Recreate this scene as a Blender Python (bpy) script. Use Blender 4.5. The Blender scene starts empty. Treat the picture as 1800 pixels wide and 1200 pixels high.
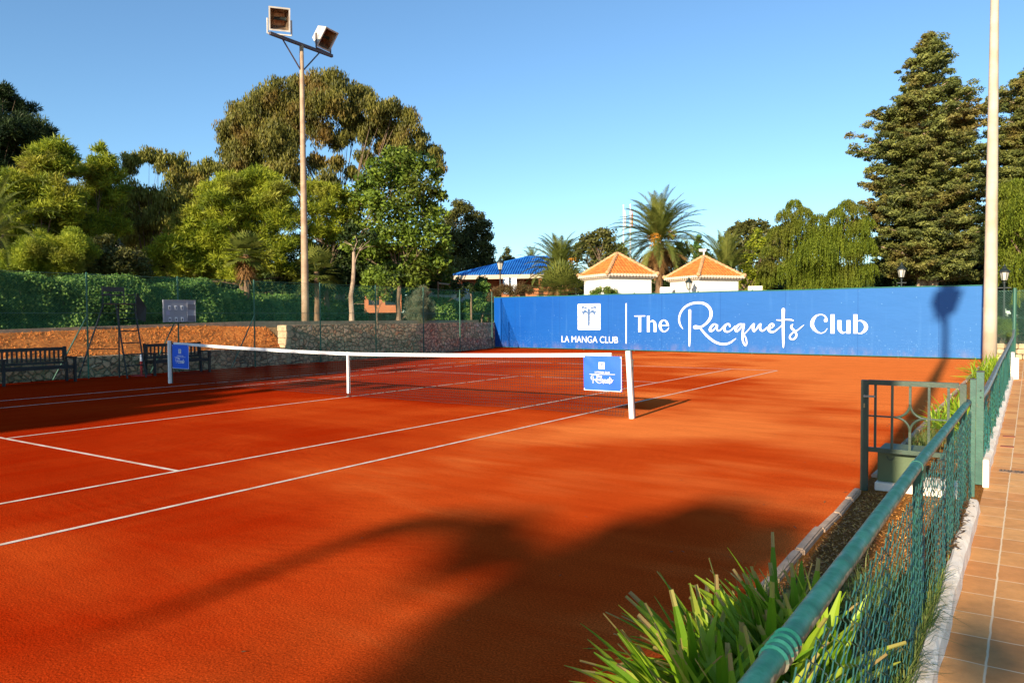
import bpy, bmesh, math, random
import numpy as np
from mathutils import Vector, Matrix
random.seed(7)
RNG = np.random.default_rng(11)
sc = bpy.context.scene
COL = sc.collection

# ------------------------------------------------------------ camera
CAM = np.array([11.5968, -11.0619, 1.6254])
YAW, PITCH, ROLL, FPX = 0.59692, -0.03214, -0.005817, 1339.98
_f = np.array([-math.sin(YAW) * math.cos(PITCH), math.cos(YAW) * math.cos(PITCH), math.sin(PITCH)])
_s = np.cross(_f, [0, 0, 1]); _s /= np.linalg.norm(_s); _u = np.cross(_s, _f)
CS = _s * math.cos(ROLL) + _u * math.sin(ROLL)
CU = -_s * math.sin(ROLL) + _u * math.cos(ROLL)
cam = bpy.data.cameras.new('camera'); cam_o = bpy.data.objects.new('camera', cam); COL.objects.link(cam_o)
cam.sensor_width = 36; cam.lens = 36 * FPX / 1800; cam.clip_start = 0.05; cam.clip_end = 3000
cam_o.matrix_world = Matrix(((CS[0], CU[0], -_f[0], CAM[0]), (CS[1], CU[1], -_f[1], CAM[1]), (CS[2], CU[2], -_f[2], CAM[2]), (0, 0, 0, 1)))
sc.camera = cam_o

# ------------------------------------------------------------ light
SUN = np.array([0.168, -2.897, 1.0]); SUN /= np.linalg.norm(SUN)
w = bpy.data.worlds.new("World"); sc.world = w; w.use_nodes = True
nt = w.node_tree; nt.nodes.clear()
sky = nt.nodes.new('ShaderNodeTexSky'); sky.sky_type = 'NISHITA'; sky.sun_disc = False
sky.sun_elevation = math.asin(SUN[2]); sky.sun_rotation = math.atan2(SUN[0], SUN[1])
sky.air_density = 1.0; sky.dust_density = 0.15; sky.ozone_density = 3.0; sky.altitude = 50
bg = nt.nodes.new('ShaderNodeBackground'); bg.inputs[1].default_value = 0.096
wo = nt.nodes.new('ShaderNodeOutputWorld')
tint = nt.nodes.new('ShaderNodeMix'); tint.data_type = 'RGBA'; tint.blend_type = 'MULTIPLY'; tint.inputs[0].default_value = 1.0; tint.inputs[7].default_value = (0.86, 1.03, 1.10, 1)
nt.links.new(sky.outputs[0], tint.inputs[6]); nt.links.new(tint.outputs[2], bg.inputs[0]); nt.links.new(bg.outputs[0], wo.inputs[0])
sl = bpy.data.lights.new('sun', 'SUN'); sl.energy = 4.8; sl.angle = math.radians(0.5); sl.color = (1.0, 0.87, 0.68)
so = bpy.data.objects.new('sun', sl); COL.objects.link(so); so.rotation_euler = Vector(SUN).to_track_quat('Z', 'Y').to_euler()
so.location = (0, -30, 30)
sc.view_settings.view_transform = 'Standard'; sc.view_settings.look = 'None'
sc.view_settings.exposure = 0.9; sc.view_settings.gamma = 1.0; sc.view_settings.use_curve_mapping = False
sc.render.engine = 'CYCLES'
try:
    sc.cycles.max_bounces = 6; sc.cycles.transparent_max_bounces = 8
except Exception: pass

# ------------------------------------------------------------ helpers
def ray(px, py, d):
    """point at horizontal distance d (metres) on the bearing of photo pixel (px,py)"""
    v = _f + CS * (px - 900) / FPX - CU * (py - 600) / FPX
    return CAM + v * (d / math.hypot(v[0], v[1]))
def gnd(px, py, z=0.0):
    v = _f + CS * (px - 900) / FPX - CU * (py - 600) / FPX
    return CAM + v * ((z - CAM[2]) / v[2])

def prop(o, label=None, cat=None, group=None, kind=None):
    if label: o['label'] = label
    if cat: o['category'] = cat
    if group: o['group'] = group
    if kind: o['kind'] = kind
    return o
def thing(name, label, cat, loc=(0, 0, 0), group=None, rz=0.0):
    o = bpy.data.objects.new(name, None); COL.objects.link(o); o.location = loc; o.rotation_euler = (0, 0, rz)
    o.empty_display_size = 0.2
    return prop(o, label, cat, group)

class MB:
    def __init__(s): s.v = []; s.f = []; s.n = 0; s.val = []; s.hasval = False
    def add(s, verts, faces, val=0.5):
        verts = np.asarray(verts, float); s.v.append(verts)
        for f in faces: s.f.append(tuple(int(i) + s.n for i in f)); s.val.append(val)
        s.n += len(verts); return s
    def box(s, c, size, rz=0.0, M=None, val=0.5):
        hx, hy, hz = size[0] / 2, size[1] / 2, size[2] / 2
        v = np.array([(x, y, z) for x in (-hx, hx) for y in (-hy, hy) for z in (-hz, hz)])
        if rz: cc, ss = math.cos(rz), math.sin(rz); v = v @ np.array([[cc, ss, 0], [-ss, cc, 0], [0, 0, 1]])
        if M is not None: v = v @ np.array(M).T
        return s.add(v + np.array(c), [(0, 1, 3, 2), (4, 6, 7, 5), (0, 4, 5, 1), (2, 3, 7, 6), (0, 2, 6, 4), (1, 5, 7, 3)], val)
    def bar(s, a, b, w, h=None, up=(0, 0, 1), val=0.5):
        a = np.array(a, float); b = np.array(b, float); d = b - a; L = np.linalg.norm(d); d /= L
        if h is None: h = w
        x = np.cross(up, d)
        if np.linalg.norm(x) < 1e-4: x = np.cross((0, 1, 0), d)
        x /= np.linalg.norm(x); y = np.cross(d, x)
        v = [p + x * sx * w / 2 + y * sy * h / 2 for p in (a, b) for sx, sy in ((-1, -1), (1, -1), (1, 1), (-1, 1))]
        return s.add(v, [(3, 2, 1, 0), (4, 5, 6, 7), (0, 1, 5, 4), (1, 2, 6, 5), (2, 3, 7, 6), (3, 0, 4, 7)], val)
    def tube(s, pts, rad, n=8, cap=True, val=0.5):
        pts = [np.array(p, float) for p in pts]; m = len(pts)
        if not hasattr(rad, '__len__'): rad = [rad] * m
        up = np.array((0.0, 0, 1)); vs = []
        d0 = pts[-1] - pts[0]
        if abs(d0[2]) > 0.85 * np.linalg.norm(d0): up = np.array((0.0, 1, 0))
        for i, p in enumerate(pts):
            d = pts[min(i + 1, m - 1)] - pts[max(i - 1, 0)]; d = d / (np.linalg.norm(d) + 1e-9)
            x = np.cross(up, d); x /= np.linalg.norm(x) + 1e-9; y = np.cross(d, x)
            for k in range(n):
                a = 2 * math.pi * k / n; vs.append(p + (x * math.cos(a) + y * math.sin(a)) * rad[i])
        fs = [(i * n + k, i * n + (k + 1) % n, (i + 1) * n + (k + 1) % n, (i + 1) * n + k) for i in range(m - 1) for k in range(n)]
        if cap: fs.append(tuple(reversed(range(n)))); fs.append(tuple((m - 1) * n + k for k in range(n)))
        return s.add(vs, fs, val)
    def ball(s, c, r, nu=10, nv=6, val=0.5):
        if not hasattr(r, '__len__'): r = (r, r, r)
        vs = []; fs = []
        for j in range(nv + 1):
            t = math.pi * j / nv
            for i in range(nu):
                a = 2 * math.pi * i / nu
                vs.append((c[0] + r[0] * math.sin(t) * math.cos(a), c[1] + r[1] * math.sin(t) * math.sin(a), c[2] + r[2] * math.cos(t)))
        for j in range(nv):
            for i in range(nu): fs.append((j * nu + i, (j + 1) * nu + i, (j + 1) * nu + (i + 1) % nu, j * nu + (i + 1) % nu))
        return s.add(vs, fs, val)
    def build(s, name, mat, parent=None, world=True, smooth=False, weld=False, bevel=0.0):
        me = bpy.data.meshes.new(name)
        V = np.concatenate(s.v)
        if parent is not None and world: V = V - np.array(parent.location)
        me.from_pydata(V.tolist(), [], s.f)
        at = me.attributes.new('v', 'FLOAT', 'FACE'); at.data.foreach_set('value', s.val)
        if weld or bevel:
            bm = bmesh.new(); bm.from_mesh(me)
            if weld: bmesh.ops.remove_doubles(bm, verts=bm.verts, dist=1e-4)
            if bevel: bmesh.ops.bevel(bm, geom=list(bm.edges), offset=bevel, segments=2, affect='EDGES', clamp_overlap=True)
            bm.to_mesh(me); bm.free()
        if smooth: me.shade_smooth()
        me.materials.append(mat)
        o = bpy.data.objects.new(name, me); COL.objects.link(o)
        if parent is not None: o.parent = parent
        return o

def fastmesh(name, V, nper, mat, vals, parent=None, world=True, wn=None):
    """V: (faces*nper,3) independent polygons of nper corners"""
    V = np.asarray(V, dtype=np.float64)
    if parent is not None and world: V = V - np.array(parent.location)
    n = len(V) // nper
    me = bpy.data.meshes.new(name)
    me.vertices.add(len(V)); me.vertices.foreach_set('co', V.astype(np.float32).ravel())
    me.loops.add(len(V)); me.loops.foreach_set('vertex_index', np.arange(len(V), dtype=np.int32))
    me.polygons.add(n); me.polygons.foreach_set('loop_start', np.arange(0, len(V), nper, dtype=np.int32))
    me.update(calc_edges=True)
    at = me.attributes.new('v', 'FLOAT', 'FACE'); at.data.foreach_set('value', np.asarray(vals, dtype=np.float32))
    me.materials.append(mat)
    o = bpy.data.objects.new(name, me); COL.objects.link(o)
    if parent is not None: o.parent = parent
    return o
def copy_tree(o, parent=None):
    c = o.copy(); COL.objects.link(c); c.parent = parent
    for ch in list(o.children): copy_tree(ch, c)
    return c

# ------------------------------------------------------------ materials
def newmat(name):
    m = bpy.data.materials.new(name); m.use_nodes = True; nt = m.node_tree; nt.nodes.clear()
    o = nt.nodes.new('ShaderNodeOutputMaterial'); p = nt.nodes.new('ShaderNodeBsdfPrincipled')
    nt.links.new(p.outputs[0], o.inputs[0]); return m, nt, p, o
def N(nt, t, **kw):
    n = nt.nodes.new('ShaderNode' + t)
    for k, v in kw.items():
        if k.startswith('i_'):
            n.inputs[k[2:].replace('_', ' ')].default_value = v
        else: setattr(n, k, v)
    return n
def ramp(nt, fac, stops, interp='LINEAR'):
    r = nt.nodes.new('ShaderNodeValToRGB'); r.color_ramp.interpolation = interp
    e = r.color_ramp.elements
    while len(e) < len(stops): e.new(0.5)
    for i, (p, c) in enumerate(stops):
        e[i].position = p; e[i].color = (*c, 1) if len(c) == 3 else c
    nt.links.new(fac, r.inputs[0]); return r
def mixc(nt, fac, a, b, mode='MIX'):
    m = nt.nodes.new('ShaderNodeMix'); m.data_type = 'RGBA'; m.blend_type = mode
    if isinstance(fac, (int, float)): m.inputs[0].default_value = fac
    else: nt.links.new(fac, m.inputs[0])
    for k, x in ((6, a), (7, b)):
        if isinstance(x, tuple): m.inputs[k].default_value = (*x, 1)
        else: nt.links.new(x, m.inputs[k])
    return m.outputs[2]
def math_(nt, op, a, b=None, clamp=False):
    m = nt.nodes.new('ShaderNodeMath'); m.operation = op; m.use_clamp = clamp
    for k, x in ((0, a), (1, b)):
        if x is None: continue
        if isinstance(x, (int, float)): m.inputs[k].default_value = x
        else: nt.links.new(x, m.inputs[k])
    return m.outputs[0]
def coord(nt, scale=(1, 1, 1), kind='Object'):
    t = nt.nodes.new('ShaderNodeTexCoord'); mp = nt.nodes.new('ShaderNodeMapping'); mp.inputs['Scale'].default_value = scale
    nt.links.new(t.outputs[kind], mp.inputs[0]); return mp.outputs[0]
def noise(nt, vec, scale, detail=3, rough=0.55, dist=0.0):
    n = nt.nodes.new('ShaderNodeTexNoise'); n.inputs['Scale'].default_value = scale; n.inputs['Detail'].default_value = detail
    n.inputs['Roughness'].default_value = rough; n.inputs['Distortion'].default_value = dist
    nt.links.new(vec, n.inputs['Vector']); return n.outputs['Fac']
def bump(nt, p, h, strength=0.5, dist=0.01, prev=None):
    b = nt.nodes.new('ShaderNodeBump'); b.inputs['Strength'].default_value = strength; b.inputs['Distance'].default_value = dist
    nt.links.new(h, b.inputs['Height'])
    if prev is not None: nt.links.new(prev, b.inputs['Normal'])
    nt.links.new(b.outputs[0], p.inputs['Normal']); return b.outputs[0]
def simple(name, c, rough=0.6, var=0.25, scale=6.0, metal=0.0, bmp=0.15, c2=None, spec=0.5, bscale=None, wear=None):
    m, nt, p, o = newmat(name); v = coord(nt); f = noise(nt, v, scale, 4)
    c2 = c2 or tuple(x * (1 - var) for x in c)
    r = ramp(nt, f, [(0.35, c2), (0.65, c)])
    out = r.outputs[0]
    if wear:
        f2 = noise(nt, v, scale * 3, 5, 0.7); w_ = ramp(nt, f2, [(0.62, (0, 0, 0)), (0.7, (1, 1, 1))]); out = mixc(nt, w_.outputs[0], out, wear)
    nt.links.new(out, p.inputs['Base Color'])
    p.inputs['Roughness'].default_value = rough; p.inputs['Metallic'].default_value = metal
    p.inputs['Specular IOR Level'].default_value = spec
    if bmp: bump(nt, p, noise(nt, v, bscale or scale * 8, 3), bmp, 0.01)
    return m
def leafmat(name, cols, rough=0.55, trans=0.3, big=0.35, tint=None, spec=0.3):
    m, nt, p, o = newmat(name)
    a = nt.nodes.new('ShaderNodeAttribute'); a.attribute_name = 'v'
    st = [(i / (len(cols) - 1), c) for i, c in enumerate(cols)]
    r = ramp(nt, a.outputs['Fac'], st); out = r.outputs[0]
    if tint:
        f = noise(nt, coord(nt), big, 2); t = ramp(nt, f, [(0.5, (0, 0, 0)), (0.66, (1, 1, 1))])
        out = mixc(nt, t.outputs[0], out, mixc(nt, 0.55, out, tint))
    nt.links.new(out, p.inputs['Base Color']); p.inputs['Roughness'].default_value = rough
    p.inputs['Specular IOR Level'].default_value = spec
    tr = nt.nodes.new('ShaderNodeBsdfTranslucent'); nt.links.new(out, tr.inputs[0])
    mx = nt.nodes.new('ShaderNodeMixShader'); mx.inputs[0].default_value = trans
    nt.links.new(p.outputs[0], mx.inputs[1]); nt.links.new(tr.outputs[0], mx.inputs[2]); nt.links.new(mx.outputs[0], o.inputs[0])
    return m

def clay_material():
    m, nt, p, o = newmat('clay'); v = coord(nt)
    vs = coord(nt, (1.0, 0.16, 1)); vx = coord(nt, (0.22, 1.0, 1))
    big = noise(nt, v, 0.22, 3, 0.5)
    sep = nt.nodes.new('ShaderNodeSeparateXYZ'); nt.links.new(v, sep.inputs[0])
    # drier clay plus camera falloff in the colour, paler towards end line and gate
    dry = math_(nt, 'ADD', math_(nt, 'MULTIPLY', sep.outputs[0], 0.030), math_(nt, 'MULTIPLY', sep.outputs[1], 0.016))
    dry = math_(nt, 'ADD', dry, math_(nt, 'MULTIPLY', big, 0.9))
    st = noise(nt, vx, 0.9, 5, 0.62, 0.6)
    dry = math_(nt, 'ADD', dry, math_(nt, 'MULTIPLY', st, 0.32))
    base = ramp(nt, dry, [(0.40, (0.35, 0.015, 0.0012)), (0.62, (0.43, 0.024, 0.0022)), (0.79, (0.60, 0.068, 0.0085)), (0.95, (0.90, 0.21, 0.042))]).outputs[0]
    # long scraped streaks and arcs left by the drag mat
    wv = nt.nodes.new('ShaderNodeTexWave'); wv.wave_type = 'RINGS'; wv.rings_direction = 'SPHERICAL'
    wv.inputs['Scale'].default_value = 2.6; wv.inputs['Distortion'].default_value = 6.0; wv.inputs['Detail'].default_value = 3; wv.inputs['Detail Scale'].default_value = 1.5
    mp = nt.nodes.new('ShaderNodeMapping'); mp.inputs['Location'].default_value = (-5.2, 3.6, 0); nt.links.new(v, mp.inputs[0]); nt.links.new(mp.outputs[0], wv.inputs[0])
    msk = ramp(nt, noise(nt, v, 0.5, 2), [(0.48, (0, 0, 0)), (0.62, (1, 1, 1))]).outputs[0]
    arc = math_(nt, 'MULTIPLY', wv.outputs['Fac'], msk)
    base = mixc(nt, math_(nt, 'MULTIPLY', arc, 0.09), base, (0.58, 0.075, 0.010))
    s2 = ramp(nt, noise(nt, vs, 2.2, 6, 0.7, 0.4), [(0.4, (0, 0, 0)), (0.75, (1, 1, 1))]).outputs[0]
    base = mixc(nt, math_(nt, 'MULTIPLY', s2, 0.16), base, (0.66, 0.11, 0.018))
    s3 = ramp(nt, noise(nt, vx, 3.0, 6, 0.7, 0.4), [(0.45, (0, 0, 0)), (0.7, (1, 1, 1))]).outputs[0]
    base = mixc(nt, math_(nt, 'MULTIPLY', s3, 0.22), base, (0.30, 0.016, 0.002))
    fine = noise(nt, v, 85, 5, 0.8)
    g = ramp(nt, fine, [(0.38, (0.42, 0.38, 0.38)), (0.5, (0.98, 0.95, 0.95)), (0.62, (1.55, 1.7, 1.7))]).outputs[0]
    base = mixc(nt, 0.75, base, g, 'MULTIPLY')
    nt.links.new(base, p.inputs['Base Color']); p.inputs['Roughness'].default_value = 1.0; p.inputs['Specular IOR Level'].default_value = 0.0
    b1 = bump(nt, p, noise(nt, v, 60, 5, 0.7), 0.85, 0.006)
    b2 = bump(nt, p, arc, 0.14, 0.006, b1)
    bump(nt, p, noise(nt, v, 3.5, 4), 0.25, 0.03, b2)
    return m
def stone_wall_material():
    m, nt, p, o = newmat('rubble_stone'); v = coord(nt, (0.0001, 1, 1.25)); 
    nz = noise(nt, v, 3, 2); vv = nt.nodes.new('ShaderNodeVectorMath'); vv.operation = 'ADD'
    mm = nt.nodes.new('ShaderNodeVectorMath'); mm.operation = 'SCALE'; mm.inputs[3].default_value = 0.25
    nn = nt.nodes.new('ShaderNodeTexNoise'); nn.inputs['Scale'].default_value = 3.5; nt.links.new(v, nn.inputs[0]); nt.links.new(nn.outputs['Color'], mm.inputs[0])
    nt.links.new(v, vv.inputs[0]); nt.links.new(mm.outputs[0], vv.inputs[1])
    e = nt.nodes.new('ShaderNodeTexVoronoi'); e.feature = 'DISTANCE_TO_EDGE'; e.inputs['Scale'].default_value = 5.0; nt.links.new(vv.outputs[0], e.inputs['Vector'])
    c = nt.nodes.new('ShaderNodeTexVoronoi'); c.inputs['Scale'].default_value = 5.0; nt.links.new(vv.outputs[0], c.inputs['Vector'])
    sp = nt.nodes.new('ShaderNodeSeparateColor'); nt.links.new(c.outputs['Color'], sp.inputs[0])
    st = ramp(nt, sp.outputs[0], [(0, (0.44, 0.24, 0.12)), (0.35, (0.70, 0.44, 0.25)), (0.7, (0.78, 0.50, 0.28)), (0.85, (0.70, 0.29, 0.14)), (1, (0.90, 0.64, 0.40))]).outputs[0]
    st = mixc(nt, 0.4, st, ramp(nt, noise(nt, coord(nt), 22, 5, 0.7), [(0.3, (0.5, 0.5, 0.5)), (0.7, (1.3, 1.3, 1.3))]).outputs[0], 'MULTIPLY')
    mk = ramp(nt, e.outputs['Distance'], [(0.01, (0, 0, 0)), (0.055, (1, 1, 1))]).outputs[0]
    col = mixc(nt, mk, (0.17, 0.12, 0.08), st)
    nt.links.new(col, p.inputs['Base Color']); p.inputs['Roughness'].default_value = 0.9
    b = bump(nt, p, ramp(nt, e.outputs['Distance'], [(0.0, (0, 0, 0)), (0.16, (1, 1, 1))]).outputs[0], 1.0, 0.08)
    bump(nt, p, noise(nt, coord(nt), 25, 4), 0.4, 0.03, b)
    return m
def tarp_material():
    m, nt, p, o = newmat('blue_windbreak'); v = coord(nt)
    sep = nt.nodes.new('ShaderNodeSeparateXYZ'); nt.links.new(v, sep.inputs[0])
    base = ramp(nt, noise(nt, v, 0.35, 3), [(0.3, (0.0015, 0.062, 0.31)), (0.7, (0.004, 0.082, 0.35))]).outputs[0]
    # paler towards the gate end
    bl = ramp(nt, math_(nt, 'DIVIDE', sep.outputs[0], 22.0), [(0.0, (0, 0, 0)), (1.0, (1, 1, 1))]).outputs[0]
    base = mixc(nt, math_(nt, 'MULTIPLY', bl, 0.62), base, (0.062, 0.20, 0.42))
    # splashes of pale clay dust, denser towards the foot
    vo = nt.nodes.new('ShaderNodeTexVoronoi'); vo.inputs['Scale'].default_value = 11; vo.inputs['Randomness'].default_value = 1; nt.links.new(v, vo.inputs['Vector'])
    sp = nt.nodes.new('ShaderNodeSeparateColor'); nt.links.new(vo.outputs['Color'], sp.inputs[0])
    lim = math_(nt, 'MULTIPLY', math_(nt, 'SUBTRACT', 1.35, sep.outputs[2]), 0.62)
    lim = math_(nt, 'MAXIMUM', lim, 0.05)
    on = math_(nt, 'LESS_THAN', sp.outputs[0], lim)
    rad = math_(nt, 'MULTIPLY', sp.outputs[1], 0.24)
    dot = math_(nt, 'LESS_THAN', vo.outputs['Distance'], rad)
    fz = math_(nt, 'MULTIPLY', math_(nt, 'MULTIPLY', on, dot), 0.38)
    vo2 = nt.nodes.new('ShaderNodeTexVoronoi'); vo2.inputs['Scale'].default_value = 27; nt.links.new(v, vo2.inputs['Vector'])
    sp2 = nt.nodes.new('ShaderNodeSeparateColor'); nt.links.new(vo2.outputs['Color'], sp2.inputs[0])
    lim2 = math_(nt, 'MULTIPLY', math_(nt, 'SUBTRACT', 1.0, sep.outputs[2]), 0.7)
    f2 = math_(nt, 'MULTIPLY', math_(nt, 'MULTIPLY', math_(nt, 'LESS_THAN', sp2.outputs[0], lim2), math_(nt, 'LESS_THAN', vo2.outputs['Distance'], 0.28)), 0.3)
    base = mixc(nt, math_(nt, 'MAXIMUM', fz, f2), base, (0.17, 0.36, 0.60))
    fr = math_(nt, 'FRACT', math_(nt, 'DIVIDE', sep.outputs[0], 2.765)); seam = math_(nt, 'LESS_THAN', math_(nt, 'ABSOLUTE', math_(nt, 'SUBTRACT', fr, 0.5)), 0.006)
    base = mixc(nt, math_(nt, 'MULTIPLY', seam, 0.30), base, (0.01, 0.05, 0.20))
    spl = math_(nt, 'MULTIPLY', ramp(nt, noise(nt, coord(nt, (1, 1, .45)), 2.2, 5, 0.7), [(0.45, (0, 0, 0)), (0.75, (1, 1, 1))]).outputs[0], ramp(nt, sep.outputs[2], [(0.05, (1, 1, 1)), (0.42, (0, 0, 0))]).outputs[0])
    base = mixc(nt, math_(nt, 'MULTIPLY', spl, 0.5), base, (0.30, 0.22, 0.24))
    drip = ramp(nt, noise(nt, coord(nt, (1, 1, .06)), 5.0, 3, 0.6), [(0.58, (0, 0, 0)), (0.75, (1, 1, 1))]).outputs[0]
    base = mixc(nt, math_(nt, 'MULTIPLY', drip, 0.14), base, (0.10, 0.26, 0.52))
    nt.links.new(base, p.inputs['Base Color']); p.inputs['Roughness'].default_value = 0.6; p.inputs['Specular IOR Level'].default_value = 0.1
    bump(nt, p, noise(nt, coord(nt, (0.5, 1, 1.4)), 1.6, 3), 0.25, 0.12)
    return m
def tile_path_material():
    m, nt, p, o = newmat('terracotta_tiles'); 
    t = nt.nodes.new('ShaderNodeTexCoord'); mp = nt.nodes.new('ShaderNodeMapping'); mp.inputs['Location'].default_value = (-11.455 / 0.345, 4.53 / 0.345, 0)
    mp.inputs['Scale'].default_value = (1 / 0.345, 1 / 0.345, 1); nt.links.new(t.outputs['Object'], mp.inputs[0]); v = mp.outputs[0]
    w = nt.nodes.new('ShaderNodeTexNoise'); w.inputs['Scale'].default_value = 2.5; nt.links.new(v, w.inputs[0])
    sc_ = nt.nodes.new('ShaderNodeVectorMath'); sc_.operation = 'SCALE'; sc_.inputs[3].default_value = 0.035; nt.links.new(w.outputs['Color'], sc_.inputs[0])
    ad = nt.nodes.new('ShaderNodeVectorMath'); ad.operation = 'ADD'; nt.links.new(v, ad.inputs[0]); nt.links.new(sc_.outputs[0], ad.inputs[1])
    sep = nt.nodes.new('ShaderNodeSeparateXYZ'); nt.links.new(ad.outputs[0], sep.inputs[0])
    def edge(c):
        fr = math_(nt, 'FRACT', c); return math_(nt, 'MINIMUM', fr, math_(nt, 'SUBTRACT', 1.0, fr))
    ex, ey = edge(sep.outputs[0]), edge(sep.outputs[1])
    gx = ramp(nt, ex, [(0.011, (1, 1, 1)), (0.018, (0, 0, 0))]).outputs[0]
    gy = ramp(nt, ey, [(0.008, (1, 1, 1)), (0.015, (0, 0, 0))]).outputs[0]
    g = math_(nt, 'MAXIMUM', gx, gy)
    cell = nt.nodes.new('ShaderNodeCombineXYZ'); nt.links.new(math_(nt, 'FLOOR', sep.outputs[0]), cell.inputs[0]); nt.links.new(math_(nt, 'FLOOR', sep.outputs[1]), cell.inputs[1])
    wn = nt.nodes.new('ShaderNodeTexWhiteNoise'); nt.links.new(cell.outputs[0], wn.inputs[0])
    tc = ramp(nt, wn.outputs['Value'], [(0, (0.60, 0.24, 0.068)), (0.4, (0.68, 0.31, 0.095)), (0.8, (0.76, 0.38, 0.13)), (1, (0.66, 0.26, 0.075))]).outputs[0]
    vc = coord(nt)
    tc = mixc(nt, 0.5, tc, ramp(nt, noise(nt, vc, 7, 5, 0.65), [(0.3, (0.62, 0.6, 0.56)), (0.7, (1.25, 1.25, 1.25))]).outputs[0], 'MULTIPLY')
    sp = ramp(nt, noise(nt, vc, 60, 4, 0.7), [(0.62, (0, 0, 0)), (0.72, (1, 1, 1))]).outputs[0]
    tc = mixc(nt, math_(nt, 'MULTIPLY', sp, 0.35), tc, (0.25, 0.12, 0.07))
    col = mixc(nt, g, tc, (0.84, 0.62, 0.38))
    nt.links.new(col, p.inputs['Base Color']); p.inputs['Roughness'].default_value = 0.75; p.inputs['Specular IOR Level'].default_value = 0.3
    b = bump(nt, p, math_(nt, 'SUBTRACT', 1.0, g), 0.4, 0.004); bump(nt, p, noise(nt, vc, 30, 4), 0.25, 0.01, b)
    return m
def earth_material(name='red_earth', a=(0.36, 0.075, 0.012), b=(0.90, 0.34, 0.075), sc_=6):
    m, nt, p, o = newmat(name); v = coord(nt)
    f = noise(nt, v, sc_ * 1.6, 6, 0.8); c = ramp(nt, f, [(0.35, a), (0.65, b)]).outputs[0]
    c = mixc(nt, 0.6, c, ramp(nt, noise(nt, v, 0.7, 3), [(0.3, (0.7, 0.7, 0.7)), (0.7, (1.2, 1.2, 1.2))]).outputs[0], 'MULTIPLY')
    nt.links.new(c, p.inputs['Base Color']); p.inputs['Roughness'].default_value = 0.95; p.inputs['Specular IOR Level'].default_value = 0.1
    bump(nt, p, f, 1.0, 0.12); return m
def bark(name, a, b, sx=6):
    m, nt, p, o = newmat(name); v = coord(nt, (1, 1, 0.25)); f = noise(nt, v, sx, 5, 0.65)
    nt.links.new(ramp(nt, f, [(0.35, a), (0.65, b)]).outputs[0], p.inputs['Base Color']); p.inputs['Roughness'].default_value = 0.9
    bump(nt, p, f, 0.7, 0.04); return m

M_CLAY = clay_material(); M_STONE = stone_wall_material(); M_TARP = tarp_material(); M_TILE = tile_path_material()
M_EARTH = earth_material();  M_TERR = earth_material('garden_soil', (0.10, 0.06, 0.03), (0.22, 0.13, 0.06), 2)
M_MULCH = earth_material('bark_mulch', (0.30, 0.085, 0.012), (0.75, 0.32, 0.06), 30)
def line_material():
    m, nt, p, o = newmat('line_paint'); v = coord(nt); a = ramp(nt, noise(nt, v, 7, 4, 0.6), [(0.35, (0.62, 0.44, 0.30)), (0.6, (0.80, 0.68, 0.54))]).outputs[0]
    k = ramp(nt, noise(nt, v, 38, 5, 0.75), [(0.57, (0, 0, 0)), (0.66, (1, 1, 1))]).outputs[0]; k2 = ramp(nt, noise(nt, v, 1.3, 3), [(0.4, (0.15, 0.15, 0.15)), (0.7, (1, 1, 1))]).outputs[0]
    nt.links.new(mixc(nt, math_(nt, 'MULTIPLY', k, k2), a, (0.44, 0.05, 0.008)), p.inputs['Base Color']); p.inputs['Roughness'].default_value = .9; p.inputs['Specular IOR Level'].default_value = .1; return m
M_LINE = line_material()
M_TAPE = simple('net_tape', (0.84, 0.82, 0.76), 0.7, 0.06, 4, bmp=0.1)
M_NET = simple('net_cord', (0.012, 0.012, 0.012), 0.8, 0.1, bmp=0)
M_POSTW = simple('white_post_paint', (0.82, 0.80, 0.72), 0.5, 0.05, 5)
M_POSTG = simple('grey_post_metal', (0.10, 0.085, 0.07), 0.5, 0.2, 8, metal=0.2)
M_BANNER = simple('banner_vinyl', (0.018, 0.13, 0.72), 0.45, 0.12, 3, bmp=0.2, bscale=5)
M_WHITE = simple('white_print', (0.84, 0.85, 0.84), 0.6, 0.03, 6, bmp=0)
M_PALMPRINT = simple('slate_print', (0.06, 0.14, 0.30), 0.6, 0.05, 6, bmp=0)
M_GREYPRINT = simple('grey_print', (0.33, 0.36, 0.36), 0.6, 0.03, 6, bmp=0)
M_GREEN = simple('green_steel', (0.045, 0.13, 0.085), 0.42, 0.3, 7, c2=(0.025, 0.085, 0.06), wear=(0.16, 0.12, 0.07))
M_GATEG = simple('gate_steel', (0.045, 0.075, 0.042), 0.45, 0.3, 7, c2=(0.03, 0.05, 0.03), wear=(0.10, 0.07, 0.04))
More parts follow.
